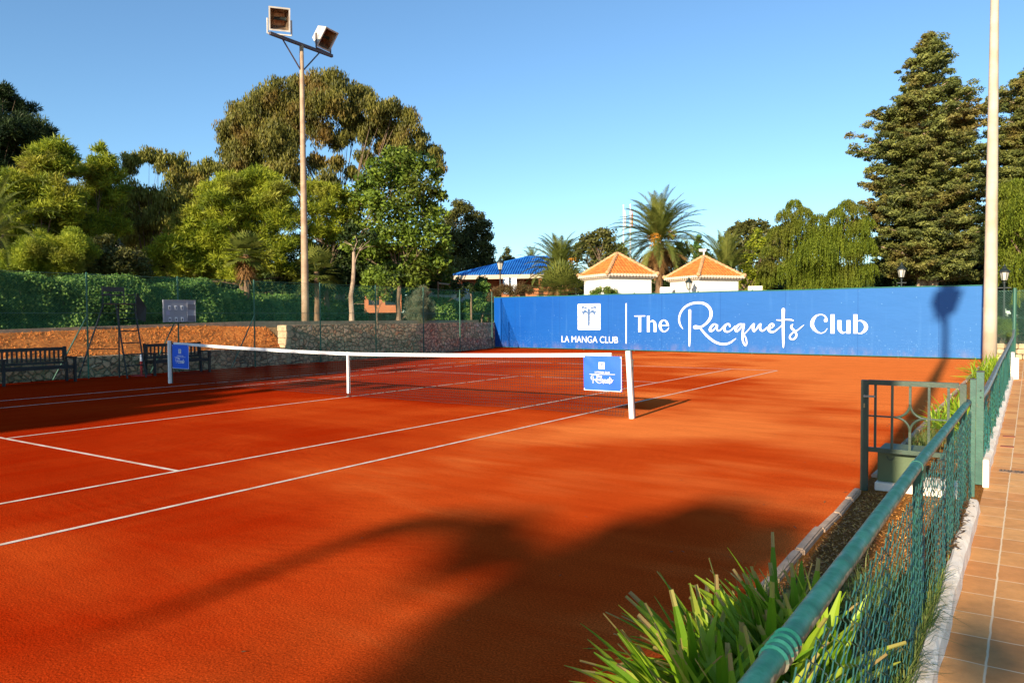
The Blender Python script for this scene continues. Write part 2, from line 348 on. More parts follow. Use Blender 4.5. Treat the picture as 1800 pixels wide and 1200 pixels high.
def rail_material():
    m, nt, p, o = newmat('rail_paint'); v = coord(nt); g = nt.nodes.new('ShaderNodeNewGeometry')
    a = ramp(nt, noise(nt, v, 9, 5, 0.7, 0.5), [(0.3, (0.006, 0.075, 0.055)), (0.5, (0.012, 0.12, 0.082)), (0.72, (0.035, 0.19, 0.14))]).outputs[0]
    dp = nt.nodes.new('ShaderNodeVectorMath'); dp.operation = 'DOT_PRODUCT'; dp.inputs[1].default_value = (0.82, 0, -0.57); nt.links.new(g.outputs['Normal'], dp.inputs[0])
    e = math_(nt, 'ADD', dp.outputs['Value'], math_(nt, 'MULTIPLY', math_(nt, 'SUBTRACT', noise(nt, v, 14, 4, 0.7), 0.5), 0.9))
    wr = ramp(nt, e, [(0.62, (0, 0, 0)), (0.72, (1, 1, 1))]).outputs[0]
    base = mixc(nt, math_(nt, 'MULTIPLY', wr, 0.75), a, ramp(nt, noise(nt, v, 30, 4), [(0.4, (0.17, 0.10, 0.05)), (0.6, (0.42, 0.33, 0.22))]).outputs[0])
    sp = ramp(nt, noise(nt, v, 70, 4, 0.75), [(0.66, (0, 0, 0)), (0.72, (1, 1, 1))]).outputs[0]
    base = mixc(nt, math_(nt, 'MULTIPLY', sp, 0.6), base, (0.16, 0.10, 0.05))
    nt.links.new(base, p.inputs['Base Color']); p.inputs['Specular IOR Level'].default_value = 0.4
    nt.links.new(ramp(nt, noise(nt, v, 12, 4), [(0.3, (0.35, 0.35, 0.35)), (0.7, (0.62, 0.62, 0.62))]).outputs[0], p.inputs['Roughness'])
    bump(nt, p, noise(nt, v, 45, 4), 0.15, 0.01); return m
M_RAIL = rail_material()
M_RAILF = simple('worn_rail', (0.30, 0.27, 0.22), 0.4, 0.3, 9, metal=0.4, c2=(0.12, 0.14, 0.12))
M_CAB = simple('cabinet_green', (0.105, 0.14, 0.055), 0.5, 0.15, 2.5, c2=(0.08, 0.115, 0.045), wear=(0.09, 0.13, 0.08))
M_WIRE = simple('green_wire', (0.05, 0.25, 0.17), 0.45, 0.3, 3, bmp=0)
M_WIREN = simple('green_wire_near', (0.055, 0.19, 0.14), 0.4, 0.4, 30, c2=(0.03, 0.10, 0.075), bmp=0)
M_FENCEP = simple('fence_post_green', (0.026, 0.125, 0.075), 0.45, 0.25, 5)
M_FRAMEG = simple('board_frame', (0.03, 0.16, 0.10), 0.5, 0.2, 5)
M_WBLOCK = simple('whitewash', (0.93, 0.82, 0.68), 0.85, 0.25, 6, c2=(0.84, 0.68, 0.52), bmp=0.35, bscale=24)
M_KERB = simple('kerb_concrete', (0.56, 0.38, 0.25), 0.9, 0.3, 8, bmp=0.5, bscale=30)
M_CONC = simple('pole_concrete', (0.54, 0.47, 0.36), 0.75, 0.2, 1.5, c2=(0.43, 0.34, 0.23), bmp=0.15)
M_POLEL = simple('pole_weathered', (0.47, 0.33, 0.20), 0.7, 0.25, 3, c2=(0.33, 0.21, 0.12))
M_STEEL = simple('arm_steel', (0.09, 0.085, 0.10), 0.5, 0.3, 8, metal=0.3, c2=(0.14, 0.07, 0.05))
M_HOUS = simple('lamp_housing', (0.66, 0.62, 0.55), 0.5, 0.2, 4, c2=(0.48, 0.42, 0.34))
M_REFL = simple('lamp_reflector', (0.55, 0.42, 0.28), 0.25, 0.5, 3, metal=0.7, c2=(0.25, 0.13, 0.07))
M_DARK = simple('dark_metal', (0.014, 0.022, 0.018), 0.5, 0.3, 6)
M_BENCH = simple('bench_wood', (0.016, 0.018, 0.014), 0.6, 0.3, 14, c2=(0.008, 0.010, 0.009))
M_SBOARD = simple('scoreboard_grey', (0.33, 0.34, 0.35), 0.6, 0.1, 3)
M_SBD = simple('scoreboard_slate', (0.15, 0.155, 0.17), 0.6, 0.1, 3)
M_RED = simple('red_paint', (0.42, 0.015, 0.012), 0.5, 0.1, 5)
M_WALLW = simple('white_render', (0.86, 0.80, 0.70), 0.9, 0.05, 1.5, bmp=0.2, bscale=12)
M_WALLO = simple('orange_render', (0.48, 0.17, 0.065), 0.9, 0.15, 1.5)
M_CREAM = simple('cream_fascia', (0.66, 0.52, 0.36), 0.85, 0.1, 3)
M_EAVE = simple('eave_tile', (0.80, 0.66, 0.50), 0.85, 0.1, 10)
M_ROOF = simple('roof_tile', (0.60, 0.20, 0.035), 0.85, 0.35, 3.5, c2=(0.44, 0.125, 0.02), bmp=0.4, bscale=20)
M_BLUER = simple('blue_roof_tile', (0.008, 0.10, 0.40), 0.4, 0.4, 1.2, c2=(0.03, 0.22, 0.62))
M_GLASSL = simple('lantern_glass', (0.60, 0.55, 0.45), 0.3, 0.05, 4, bmp=0)
M_BARKB = bark('bark_brown', (0.09, 0.055, 0.03), (0.26, 0.17, 0.10)); M_BARKP = bark('bark_pale', (0.24, 0.15, 0.09), (0.52, 0.38, 0.26), 4)
M_PALMT = bark('palm_trunk', (0.09, 0.05, 0.025), (0.27, 0.16, 0.08), 9)
M_CAR = simple('car_paint', (0.62, 0.64, 0.66), 0.25, 0.03, 2, bmp=0); M_CGL = simple('car_glass', (0.02, 0.03, 0.04), 0.1, 0.1, 2, bmp=0)
M_FRUIT = simple('date_fruit', (0.62, 0.25, 0.02), 0.6, 0.3, 9)
L_PINE = leafmat('pine_needles', [(0.075, 0.115, 0.012), (0.27, 0.33, 0.024), (0.50, 0.52, 0.045)], tint=(0.36, 0.22, 0.045), trans=.45)
L_PINED = leafmat('shade_toned_needles', [(0.012, 0.028, 0.008), (0.035, 0.060, 0.016), (0.075, 0.10, 0.024)])  # shade over the far left pine is put into this needle colour
L_LIME = leafmat('light_pine_needles', [(0.085, 0.13, 0.012), (0.30, 0.35, 0.022), (0.52, 0.53, 0.045)], tint=(0.28, 0.22, 0.05), trans=.45)
L_EUC = leafmat('eucalyptus_leaves', [(0.065, 0.070, 0.012), (0.165, 0.155, 0.022), (0.30, 0.26, 0.045)], tint=(0.32, 0.15, 0.035), big=0.45, trans=.4)
L_EUCP = leafmat('pale_eucalyptus_leaves', [(0.095, 0.100, 0.016), (0.24, 0.235, 0.032), (0.38, 0.34, 0.065)], tint=(0.26, 0.15, 0.03), big=0.6, trans=.4)
L_GREEN = leafmat('broad_green_leaves', [(0.045, 0.080, 0.008), (0.14, 0.21, 0.020), (0.30, 0.38, 0.040)], tint=(0.20, 0.18, 0.03), trans=.4)
L_DEEP = leafmat('deep_green_leaves', [(0.014, 0.028, 0.007), (0.036, 0.064, 0.012), (0.085, 0.115, 0.022)])
L_IVY = leafmat('ivy_leaves', [(0.022, 0.062, 0.010), (0.090, 0.18, 0.028), (0.23, 0.34, 0.065)], spec=0.2, rough=0.55)
L_OLIVE = leafmat('olive_leaves', [(0.040, 0.045, 0.010), (0.105, 0.105, 0.020), (0.18, 0.165, 0.035)])
L_CYP = leafmat('cypress_sprays', [(0.055, 0.070, 0.020), (0.175, 0.195, 0.042), (0.34, 0.34, 0.080)], tint=(0.28, 0.17, 0.045), big=0.5, trans=.35)
L_PEP = leafmat('pepper_leaves', [(0.065, 0.095, 0.008), (0.15, 0.19, 0.014), (0.25, 0.29, 0.026)], tint=(0.18, 0.15, 0.03), trans=.4)
L_PALM = leafmat('palm_fronds', [(0.06, 0.085, 0.014), (0.16, 0.185, 0.030), (0.30, 0.29, 0.060)], trans=.35)
L_DEAD = leafmat('dead_fronds', [(0.15, 0.07, 0.022), (0.28, 0.14, 0.045), (0.42, 0.24, 0.09)])
L_STRAP = leafmat('strap_leaves', [(0.045, 0.11, 0.005), (0.17, 0.32, 0.010), (0.40, 0.52, 0.035), (0.48, 0.32, 0.11)], spec=0.3, rough=0.45, trans=.4)
L_GRASS = leafmat('grass_blades', [(0.05, 0.09, 0.015), (0.12, 0.18, 0.03), (0.26, 0.26, 0.07)])
L_GREY = leafmat('silvery_leaves', [(0.10, 0.11, 0.06), (0.17, 0.18, 0.10), (0.24, 0.24, 0.14)])
L_REDB = leafmat('russet_leaves', [(0.10, 0.05, 0.02), (0.16, 0.09, 0.03), (0.10, 0.10, 0.03)])
L_CHIP = leafmat('bark_chips', [(0.25, 0.055, 0.007), (0.60, 0.22, 0.035), (0.90, 0.44, 0.09)], trans=0.0)
# ============================================================ SETTING
def slab(name, poly, z, mat, thick=None, kind='structure'):
    mb = MB(); n = len(poly)
    if thick is None: mb.add([(x, y, z) for x, y in poly], [tuple(range(n))])
    else:
        mb.add([(x, y, z) for x, y in poly] + [(x, y, z - thick) for x, y in poly],
               [tuple(range(n)), tuple(reversed(range(n, 2 * n)))] + [(i, i + n, (i + 1) % n + n, (i + 1) % n) for i in range(n)])
    return prop(mb.build(name, mat), kind=kind)
slab('ground', [(-400, -300), (400, -300), (400, 600), (-400, 600)], -0.02, M_TERR)
WALL = [(-10.15, -16.0), (-10.12, 13.6), (-11.15, 18.2), (-11.95, 22.4)]
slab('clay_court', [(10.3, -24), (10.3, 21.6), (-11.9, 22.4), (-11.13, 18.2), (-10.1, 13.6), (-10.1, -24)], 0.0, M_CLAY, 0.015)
slab('tiled_path', [(11.26, -24), (15.5, -24), (15.5, 23.5), (11.26, 23.5)], 0.0, M_TILE, 0.015)
slab('planting_bed', [(10.3, -24), (11.26, -24), (11.26, 22), (10.3, 22)], -0.002, M_MULCH, 0.015)
# court lines: thin sheets, butted end to end
def lines():
    t = 0.05; z = 0.004
    def r(x0, x1, y0, y1):
        mb = MB(); nx = max(1, int((x1 - x0) / .4)); ny = max(1, int((y1 - y0) / .4)); vs = []; 
        mb.add([(x0, y0, z), (x1, y0, z), (x1, y1, z), (x0, y1, z)], [(0, 1, 2, 3)])
        return mb
    mbs = MB()
    def q(x0, x1, y0, y1): mbs.add([(x0, y0, z), (x1, y0, z), (x1, y1, z), (x0, y1, z)], [(0, 1, 2, 3)])
    D = 5.485; S = 4.115; B = 11.885
    for sx in (-1, 1):
        a, b = sorted((sx * D, sx * (D - t))); q(a, b, -B, B)
        a, b = sorted((sx * S, sx * (S - t))); q(a, b, -B + .08, B - .08)
    for sy in (-1, 1):
        a, b = sorted((sy * B, sy * (B - .08)))
        q(-D + t, D - t, a, b)
        a, b = sorted((sy * 6.40, sy * 6.35)); q(-S + t, S - t, a, b)
    q(-.025, .025, -6.35, 6.35)
    prop(mbs.build('court_lines', M_LINE), kind='structure')
lines()
# terraces beyond the court
KERBX = -13.0
def zk(y): return float(np.interp(y, [-20, -1.2, 1.2, 7.6, 11, 30], [1.22, 1.34, 1.39, 1.52, 1.50, 1.45]))
def terrace():
    vs = []; fs = []; ys = np.arange(-20, 6.95, 0.35); ys[-1] = 6.85
    xs = [-10.42, -10.9, -11.4, -11.9, -12.4, -12.8, -13.02]
    rr = random.Random(3)
    for y in ys:
        for i, x in enumerate(xs):
            t = (x - xs[0]) / (xs[-1] - xs[0]); z = 0.60 + (zk(y) - 0.10 - 0.60) * t + rr.uniform(-.035, .035) * (0 < i < 6)
            k_ = min(1, max(0, (y - 5.3) / 1.5)); z = z + (1.31 - z) * k_ * k_ * (3 - 2 * k_) * min(1, i / 2)
            vs.append((x, y, z))
    n = len(xs)
    for j in range(len(ys) - 1):
        for i in range(n - 1): fs.append((j * n + i, (j + 1) * n + i, (j + 1) * n + i + 1, j * n + i + 1))
    mb = MB(); mb.add(vs, fs); prop(mb.build('earth_bank', M_EARTH, smooth=False), kind='structure')
terrace()
slab('upper_terrace', [(-13.2, -80), (-13.2, 6.9), (-10.5, 6.9), (-10.5, 13.7), (-11.6, 18.2), (-12.4, 22.8), (-14, 25), (-14, 200), (-160, 200), (-160, -80)], 1.30, M_TERR, 1.25)
slab('garden_ground', [(-13.9, 25.2), (10.4, 24.4), (10.4, 200), (-13.9, 200)], 1.0, M_TERR, 0.95)
# low kerb on top of the bank
def poly_wall(name, label, cat, pts, thick, zb, ztops, mat, side=-1, cap=None):
    """wall along pts with court face on pts; thickness goes to -x"""
    mb = MB(); n = len(pts); th = side * thick
    vs = []
    for (x, y), zt in zip(pts, ztops): vs += [(x, y, zb), (x, y, zt), (x + th, y, zt), (x + th, y, zb)]
    fs = []
    for i in range(n - 1):
        a, b = 4 * i, 4 * i + 4
        fs += [(a, b, b + 1, a + 1), (a + 1, b + 1, b + 2, a + 2), (a + 2, b + 2, b + 3, a + 3)]
    fs += [(0, 1, 2, 3), (4 * n - 1, 4 * n - 2, 4 * n - 3, 4 * n - 4)]
    mb.add(vs, fs); o = mb.build(name, mat); return o
ys = [-20, -8, -1.2, 1.2, 4, 7.6, 11, 16, 22]
k = poly_wall('kerb', '', '', [(-13.03, y) for y in ys], 0.16, 1.0, [zk(y) for y in ys], simple('bank_kerb', (0.42, 0.30, 0.19), 0.9, 0.3, 5, bmp=0.5))
prop(k, 'low ochre kerb running along the top of the red earth bank', 'kerb')
t = thing('retaining_wall', 'knee high rubble stone wall behind the benches at the foot of the earth bank', 'wall', (-10.15, 0, 0))
ys = list(np.arange(-20, 7.01, 1.0)); ys[-1] = 6.9
o = poly_wall('wall_body', '', '', [(-10.13, y) for y in ys], 0.3, -0.02, [0.585 + 0.025 * math.sin(y * 2.1) + 0.02 * math.sin(y * 5.3) for y in ys], M_STONE); 
o.parent = t; o.location = -Vector(t.location)
t = thing('retaining_wall', 'chest high rubble stone wall left of the blue windbreak, with the light pole above it', 'wall', (-10.15, 7, 0))
pts = [(-10.12, 6.92), (-10.12, 9), (-10.12, 11.5), (-10.12, 13.6), (-11.15, 18.2), (-11.95, 22.4)]
o = poly_wall('wall_body', '', '', pts, 0.34, -0.02, [1.37, 1.39, 1.38, 1.36, 1.36, 1.34], M_STONE); o.parent = t; o.location = -Vector(t.location)
mb = MB()
for i in range(6):
    mb.box((-10.33 + random.uniform(-.012, .012), 6.80 + random.uniform(-.012, .01), 0.12 + i * .23), (0.50 + random.uniform(-.03, .03), 0.22, 0.218), rz=random.uniform(-.04, .04))
mb.build('end_pillar', simple('pillar_stone', (0.66, 0.47, 0.27), 0.9, 0.35, 8, bmp=0.7, bscale=20), t, bevel=0.02)

# ============================================================ LEFT CHAIN LINK FENCE
FY = [-11.2, -8.5, -5.7, -3.0, -0.3, 2.4, 5.15, 8.0, 10.85, 13.75, 17.3, 20.9]
def fx(y): return float(np.interp(y, [-20, 13.6, 18.2, 22.4], [-9.82, -9.80, -10.85, -11.65]))
def left_fence():
    t = thing('chain_link_fence', 'tall green chain link fence with braced posts along the far side of the court', 'fence', (-9.8, 5, 0))
    H = 2.86
    for i, y in enumerate(FY):
        x = fx(y); m = MB(); m.tube([(x, y, 0), (x, y, H + .03)], 0.024, 8); m.ball((x, y, H + .03), 0.028, 8, 4)
        m.build('post', M_FENCEP, t)
    for y in (-0.3, 2.4, 5.15):
        m = MB(); m.tube([(fx(y) + .02, y, 1.75), (fx(y) + .05, y - 0.95, 0.03)], 0.02, 7); m.build('brace', M_FENCEP, t)
    for z, r in ((H, .007), (1.80, .008), (0.06, .005)):
        m = MB(); m.tube([(fx(y) + .03, y, z - (0.0 if z != H else 0.0)) for y in FY], r, 5); m.build('tension_wire', M_FENCEP, t)
    # woven wires: two families of diagonals, each a real three sided wire
    P = 0.070; r = 0.0015; tris = []
    y0, y1 = -11.2, 21.0; V = []
    for fam in (1, -1):
        k0 = y0 - H; 
        for s in np.arange(y0 - H, y1 + H, P):
            pts = []
            for z in np.arange(0.06, H + .01, 0.4):
                zz = min(z, H); y = s + fam * (zz - (0 if fam == 1 else H))
                y = s + (zz if fam == 1 else H - zz)
                if y0 <= y <= y1:
                    yc = y; sag = 0.05 * abs(math.sin((yc - FY[0]) * 1.14)) * (zz / H) ** 4
                    pts.append((fx(y) + .035 + fam * .002, y, zz - sag))
            for a, b in zip(pts[:-1], pts[1:]):
                a = np.array(a); b = np.array(b); r = (0.0018 if a[1] < 5 else 0.0024) if a[1] < 13.7 else 0.0010
                V += [a + (r, 0, 0), a + (-r, 0, 0), b + (-r, 0, 0), b + (r, 0, 0)]
                V += [a + (0, r * 1.2, 0), a + (0, -r * 1.2, 0), b + (0, -r * 1.2, 0), b + (0, r * 1.2, 0)]
    fastmesh('chain_link_mesh', np.array(V), 4, M_WIRE, np.zeros(len(V) // 4), t)
left_fence()

# ============================================================ NET
def net():
    t = thing('tennis_net', 'black tennis net with white top tape slung between the two square posts', 'net', (0, 0, 0))
    X = 6.24
    def top(x): return 0.914 + (1.04 - 0.914) * (abs(x) / 6.35) ** 1.5
    V = []; r = 0.0030
    def wire(a, b, rr=r):
        a = np.array(a); b = np.array(b); d = b - a; d /= np.linalg.norm(d)
        s1 = np.cross(d, (0, 1, 0)) * rr; s2 = np.array((0, rr, 0))
        V.extend([a + s1, a - s1, b - s1, b + s1, a + s2, a - s2, b - s2, b + s2])
    xs = np.arange(-X, X + .01, 0.048); nz = 19; rng = random.Random(5)
    def sway(x, z): return 0.02 * math.sin(x * 1.7) * (1 - z) + .006 * math.sin(x * 9 + z * 4)
    grid = []
    for x in xs:
        col = []; T = top(x) - .02
        for k in range(nz + 1):
            z = 0.035 + (T - 0.035) * (k / nz) ** (0.93) + 0.004 * math.sin(x * 7 + k); col.append((x + .008 * math.sin(k * 1.3 + x * 3) * (1 - k / nz), sway(x, z), z))
        grid.append(col)
    for i, c in enumerate(grid):
        for a, b in zip(c[:-1], c[1:]): wire(a, b)
        if i:
            for a, b in zip(grid[i - 1], c): wire(a, b)
    fastmesh('netting', np.array(V), 4, M_NET, np.zeros(len(V) // 4), t)
    # tape folded over the cable
    m = MB(); ss = np.linspace(-6.20, 6.02, 60); sec = []
    for x in ss:
        T = top(x); sec += [(x, -.012, T - .058), (x, -.016, T - .01), (x, 0, T + .006), (x, .016, T - .01), (x, .012, T - .058)]
    fs = [(i * 5 + j, (i + 1) * 5 + j, (i + 1) * 5 + j + 1, i * 5 + j + 1) for i in range(len(ss) - 1) for j in range(4)]
    m.add(sec, fs); m.build('top_tape', M_TAPE, t)
    for x in (5.94, 5.985):
        m = MB(); m.ball((x, -.017, top(x) - .027), (.008, .003, .008), 8, 4); m.build('tape_eyelet', M_DARK, t)
    m = MB(); m.tube([(-6.38, 0, 1.045), (-6.2, 0, top(6.2) - .003)], .004, 6); m.build('cable', M_DARK, t); m = MB(); m.tube([(6.02, 0, top(6.02) - .003), (6.30, 0, 1.05)], .004, 6)
    m.tube([(6.02, 0, top(6.02) - .05), (6.30, 0, 0.98)], .003, 6); m.build('cable', M_DARK, t)
    m = MB()
    xs2 = [0.0]
    m.box((0, -.02, .49), (.05, .006, .83)); m.box((0, .02, .49), (.05, .006, .83)); m.box((0, 0, .921), (.052, .046, .012)); m.build('centre_strap', M_TAPE, t)
    m = MB(); m.tube([(0, -.018, .075), (0, -.01, .0)], .006, 6); m.box((0, 0, .01), (.08, .05, .02)); m.build('strap_anchor', M_POSTG, t)
    for sx in (-1, 1):   # side cords lacing the net to the posts
        m = MB(); xe = sx * X; xp = sx * 6.33
        for k in range(10):
            z = .1 + k * .09
            m.tube([(xe, 0, z), (xp - sx * .0, 0, z + .045)], .0022, 4); m.tube([(xp, 0, z + .045), (xe, 0, z + .09)], .0022, 4)
        m.build('lacing', M_NET, t)
    for sx, lab in ((1, 'white square net post leaning slightly towards the net, nearest the camera'), (-1, 'pale square net post on the shaded far side beside the benches')):
        p = thing('net_post', lab, 'net post', (sx * 6.385, 0, 0), 'net posts')
        lean = -0.065 if sx > 0 else 0.0
        m = MB(); m.bar((0, -.012, 0), (lean, -.012, 1.075), .075, .06, up=(0, 1, 0)); m.build('shaft', M_POSTW, p, world=False, bevel=.004)
        m = MB(); m.bar((.03 * 0 + .0, .036, 0), (lean, .036, 1.07), .07, .034, up=(0, 1, 0)); m.build('back_channel', M_POSTG, p, world=False)
        m = MB(); z = 0.93; x = lean * z / 1.07
        m.tube([(x + sx * .035, .03, z), (x + sx * .075, .03, z)], .008, 6); m.tube([(x + sx * .05, .03, .94), (x + sx * .05, .03, .62), (x + sx * .05, .03, .82)], .012, 6); m.build('winder', M_POSTG, p, world=False)
net()

# ============================================================ LETTERING
SIGN = {'rac':[[(10.704,1.056,0.03),(10.582,1.229,0.08),(10.527,1.419,0.089),(10.54,1.609,0.093),(10.626,1.82,0.097),(10.807,2.018,0.097),(11.053,2.147,0.101),(11.297,2.196,0.104),(11.496,2.197,0.108),(11.715,2.152,0.12),(11.889,2.036,0.132),(11.986,1.89,0.144),(12.019,1.725,0.148),(11.987,1.54,0.14),(11.869,1.365,0.12),(11.717,1.23,0.099),(11.542,1.126,0.092)],[(11.542,1.122,0.092),(11.432,1.126,0.146),(11.322,1.125,0.192),(11.277,1.125,0.184)],[(11.509,1.109,0.083),(11.674,0.919,0.1),(11.849,0.745,0.112),(12.065,0.572,0.111),(12.28,0.461,0.107),(12.515,0.404,0.094),(12.726,0.418,0.09),(12.914,0.492,0.077),(13.039,0.585,0.057),(13.13,0.651,0.028)],[(11.038,1.854,0.138),(11.037,1.25,0.122),(11.029,0.726,0.109),(11.02,0.347,0.076),(11.018,0.28,0.038)],[(12.289,1.186,0.062),(12.214,1.258,0.074),(12.107,1.227,0.099),(12.01,1.118,0.115),(11.971,1.014,0.116),(12.017,0.953,0.087),(12.107,0.994,0.074),(12.214,1.087,0.07),(12.295,1.19,0.082)],[(12.304,1.211,0.09),(12.289,1.067,0.09),(12.343,0.981,0.07),(12.439,1.007,0.061),(12.555,1.13,0.061),(12.65,1.222,0.069)],[(12.866,1.182,0.089),(12.839,1.263,0.069),(12.723,1.252,0.09),(12.639,1.15,0.114),(12.623,1.028,0.118),(12.703,0.947,0.09),(12.829,0.948,0.069),(12.975,1.05,0.057),(13.099,1.172,0.061)],[(13.449,1.253,0.072),(13.305,1.259,0.081),(13.192,1.172,0.113),(13.12,1.041,0.121),(13.166,0.96,0.089),(13.265,1.021,0.077),(13.388,1.173,0.08)],[(13.484,1.253,0.1),(13.45,1.053,0.1),(13.43,0.851,0.096),(13.425,0.65,0.093),(13.473,0.47,0.084),(13.551,0.371,0.076),(13.604,0.452,0.064),(13.578,0.652,0.064),(13.5,0.808,0.048)],[(13.502,0.842,0.044),(13.695,1.044,0.048),(13.835,1.224,0.056)],[(13.906,1.254,0.111),(13.876,1.075,0.116),(13.917,0.971,0.088),(14.017,1.055,0.068),(14.126,1.234,0.059)],[(14.186,1.254,0.103),(14.171,1.096,0.107),(14.237,0.993,0.079),(14.336,1.013,0.067),(14.474,1.127,0.055)],[(14.503,1.068,0.051),(14.65,1.113,0.055),(14.744,1.206,0.067),(14.712,1.271,0.067),(14.63,1.261,0.086),(14.548,1.156,0.11),(14.529,1.048,0.118),(14.612,0.946,0.09),(14.749,0.951,0.071),(14.904,1.06,0.055),(15.067,1.207,0.039)],[(15.131,1.858,0.148),(15.129,1.45,0.128),(15.131,0.866,0.109),(15.139,0.477,0.09),(15.143,0.312,0.043)],[(14.867,1.435,0.043),(15.037,1.427,0.055),(15.229,1.45,0.058),(15.419,1.445,0.073),(15.548,1.41,0.031)],[(15.515,1.252,0.042),(15.463,1.198,0.085),(15.469,1.111,0.097),(15.574,1.005,0.096),(15.653,0.89,0.085),(15.647,0.755,0.085),(15.538,0.648,0.07),(15.414,0.685,0.074),(15.414,0.801,0.07),(15.536,0.928,0.054),(15.687,1.006,0.054),(15.836,1.132,0.046),(15.956,1.233,0.019)]],'the':[[(8.291,1.631,0.045),(8.852,1.635,0.051)],[(8.571,1.611,0.154),(8.57,0.897,0.154)],[(9.01,1.643,0.147),(9.01,0.901,0.147)],[(9.084,1.347,0.038),(9.214,1.41,0.076),(9.329,1.325,0.133),(9.35,1.182,0.146),(9.35,0.903,0.146)],[(9.647,1.202,0.044),(10.044,1.202,0.044)],[(9.976,1.215,0.132),(9.921,1.365,0.1),(9.784,1.444,0.05),(9.647,1.356,0.107),(9.599,1.183,0.145),(9.654,1.019,0.114),(9.792,0.925,0.069),(9.956,0.995,0.056),(10.04,1.121,0.025)]],'club':[[(16.849,1.101,0.02),(16.764,0.975,0.029),(16.655,0.917,0.036),(16.561,0.916,0.046),(16.434,0.981,0.089),(16.314,1.115,0.138),(16.261,1.263,0.155),(16.301,1.444,0.135),(16.414,1.589,0.082),(16.556,1.644,0.043),(16.681,1.631,0.046),(16.776,1.557,0.062),(16.82,1.459,0.072)],[(16.789,1.419,0.144),(16.777,1.417,0.144)],[(17.042,1.65,0.162),(17.047,0.899,0.162)],[(17.297,1.418,0.158),(17.299,1.151,0.158),(17.328,1.022,0.129),(17.42,0.929,0.071),(17.503,0.946,0.035),(17.571,0.983,0.019)],[(17.636,1.417,0.151),(17.64,0.904,0.151)],[(17.884,1.645,0.156),(17.89,0.906,0.157)],[(17.958,1.373,0.019),(18.039,1.405,0.038),(18.143,1.373,0.079),(18.24,1.281,0.127),(18.275,1.167,0.146),(18.242,1.043,0.127),(18.132,0.935,0.07),(18.029,0.907,0.038),(17.961,0.943,0.019)]],'div':[(7.867,2.211,0.058),(7.865,0.372,0.059)],'box':[5.2,0.978,6.482,2.241],'bars':[1.604,1.4,1.182],'palm':[[(5.775,1.959),(5.736,2.029),(5.672,2.126),(5.655,2.085),(5.647,2.071),(5.559,2.12),(5.478,2.126),(5.397,2.088),(5.429,2.074),(5.413,2.039),(5.413,1.977),(5.478,2.018),(5.575,2.03),(5.671,2.002),(5.751,1.946),(5.775,1.877)],[(5.775,1.836),(5.719,1.905),(5.607,1.954),(5.534,1.955),(5.558,1.906),(5.542,1.879),(5.461,1.88),(5.347,1.798),(5.379,1.784),(5.477,1.804),(5.477,1.741),(5.509,1.651),(5.541,1.727),(5.606,1.789),(5.687,1.809),(5.751,1.781),(5.78,1.726)],[(5.903,1.958),(5.944,2.026),(6.008,2.121),(6.023,2.08),(6.031,2.066),(6.119,2.113),(6.198,2.116),(6.277,2.077),(6.245,2.064),(6.261,2.029),(6.261,1.968),(6.198,2.01),(6.103,2.024),(6.007,1.998),(5.927,1.944),(5.903,1.876)],[(5.903,1.835),(5.959,1.903),(6.071,1.949),(6.142,1.949),(6.118,1.901),(6.134,1.874),(6.213,1.873),(6.323,1.79),(6.292,1.777),(6.197,1.798),(6.197,1.736),(6.165,1.648),(6.133,1.723),(6.07,1.785),(5.991,1.806),(5.927,1.779),(5.898,1.725)],[(5.78,1.952),(5.84,2.069),(5.899,1.951),(5.903,1.697),(5.895,1.684),(5.902,1.533),(5.886,1.519),(5.913,1.491),(5.891,1.457),(5.886,1.34),(5.913,1.313),(5.885,1.272),(5.89,1.189),(5.784,1.189),(5.785,1.271),(5.762,1.313),(5.79,1.34),(5.785,1.457),(5.763,1.492),(5.79,1.519),(5.779,1.533),(5.783,1.684),(5.77,1.698)]],'txt':[(4.26,0.359,0.311),(7.429,0.384,0.295)]}
SIGN_N = [0]
def crom(P, n=7):
    P = [np.array(p, float) for p in P]
    if len(P) == 2: return P
    out = []
    for i in range(len(P) - 1):
        p0 = P[max(i - 1, 0)]; p1 = P[i]; p2 = P[i + 1]; p3 = P[min(i + 2, len(P) - 1)]
        for k in range(n):
            t = k / n; out.append(0.5 * ((2 * p1) + (-p0 + p2) * t + (2 * p0 - 5 * p1 + 4 * p2 - p3) * t * t + (-p0 + 3 * p1 - 3 * p2 + p3) * t ** 3))
    out.append(P[-1]); return out
def strokes(mb, S, T, round_=True, dz=0.0006, base=0.004, wk=1.0):
    """ribbons lying on the board plane; T maps (x,z,depth) to 3D. Each piece sits a hair proud of the one before."""
    k = 0
    for st in S:
        Q = crom(st); n = len(Q); vs = []; fs = []
        for i, q in enumerate(Q):
            a = Q[max(i - 1, 0)]; b = Q[min(i + 1, n - 1)]; d = b[:2] - a[:2]; d = d / (np.linalg.norm(d) + 1e-9)
            nn = np.array((-d[1], d[0])) * max(q[2], .012) / 2 * wk
            dep = base + k * dz + (i / n) * dz * 2
            vs += [T(q[0] + nn[0], q[1] + nn[1], dep), T(q[0] - nn[0], q[1] - nn[1], dep)]
        fs = [(2 * i, 2 * i + 1, 2 * i + 3, 2 * i + 2) for i in range(n - 1)]
        mb.add(vs, fs); k += 3
        if round_:
            for q in (Q[0], Q[-1]):
                r = max(q[2], .012) / 2 * wk
                if r < .006: continue
                mb.add([T(q[0] + r * math.cos(a), q[1] + r * math.sin(a), base + k * dz) for a in np.linspace(0, 2 * math.pi, 15)[:-1]], [tuple(range(14))]); k += 1
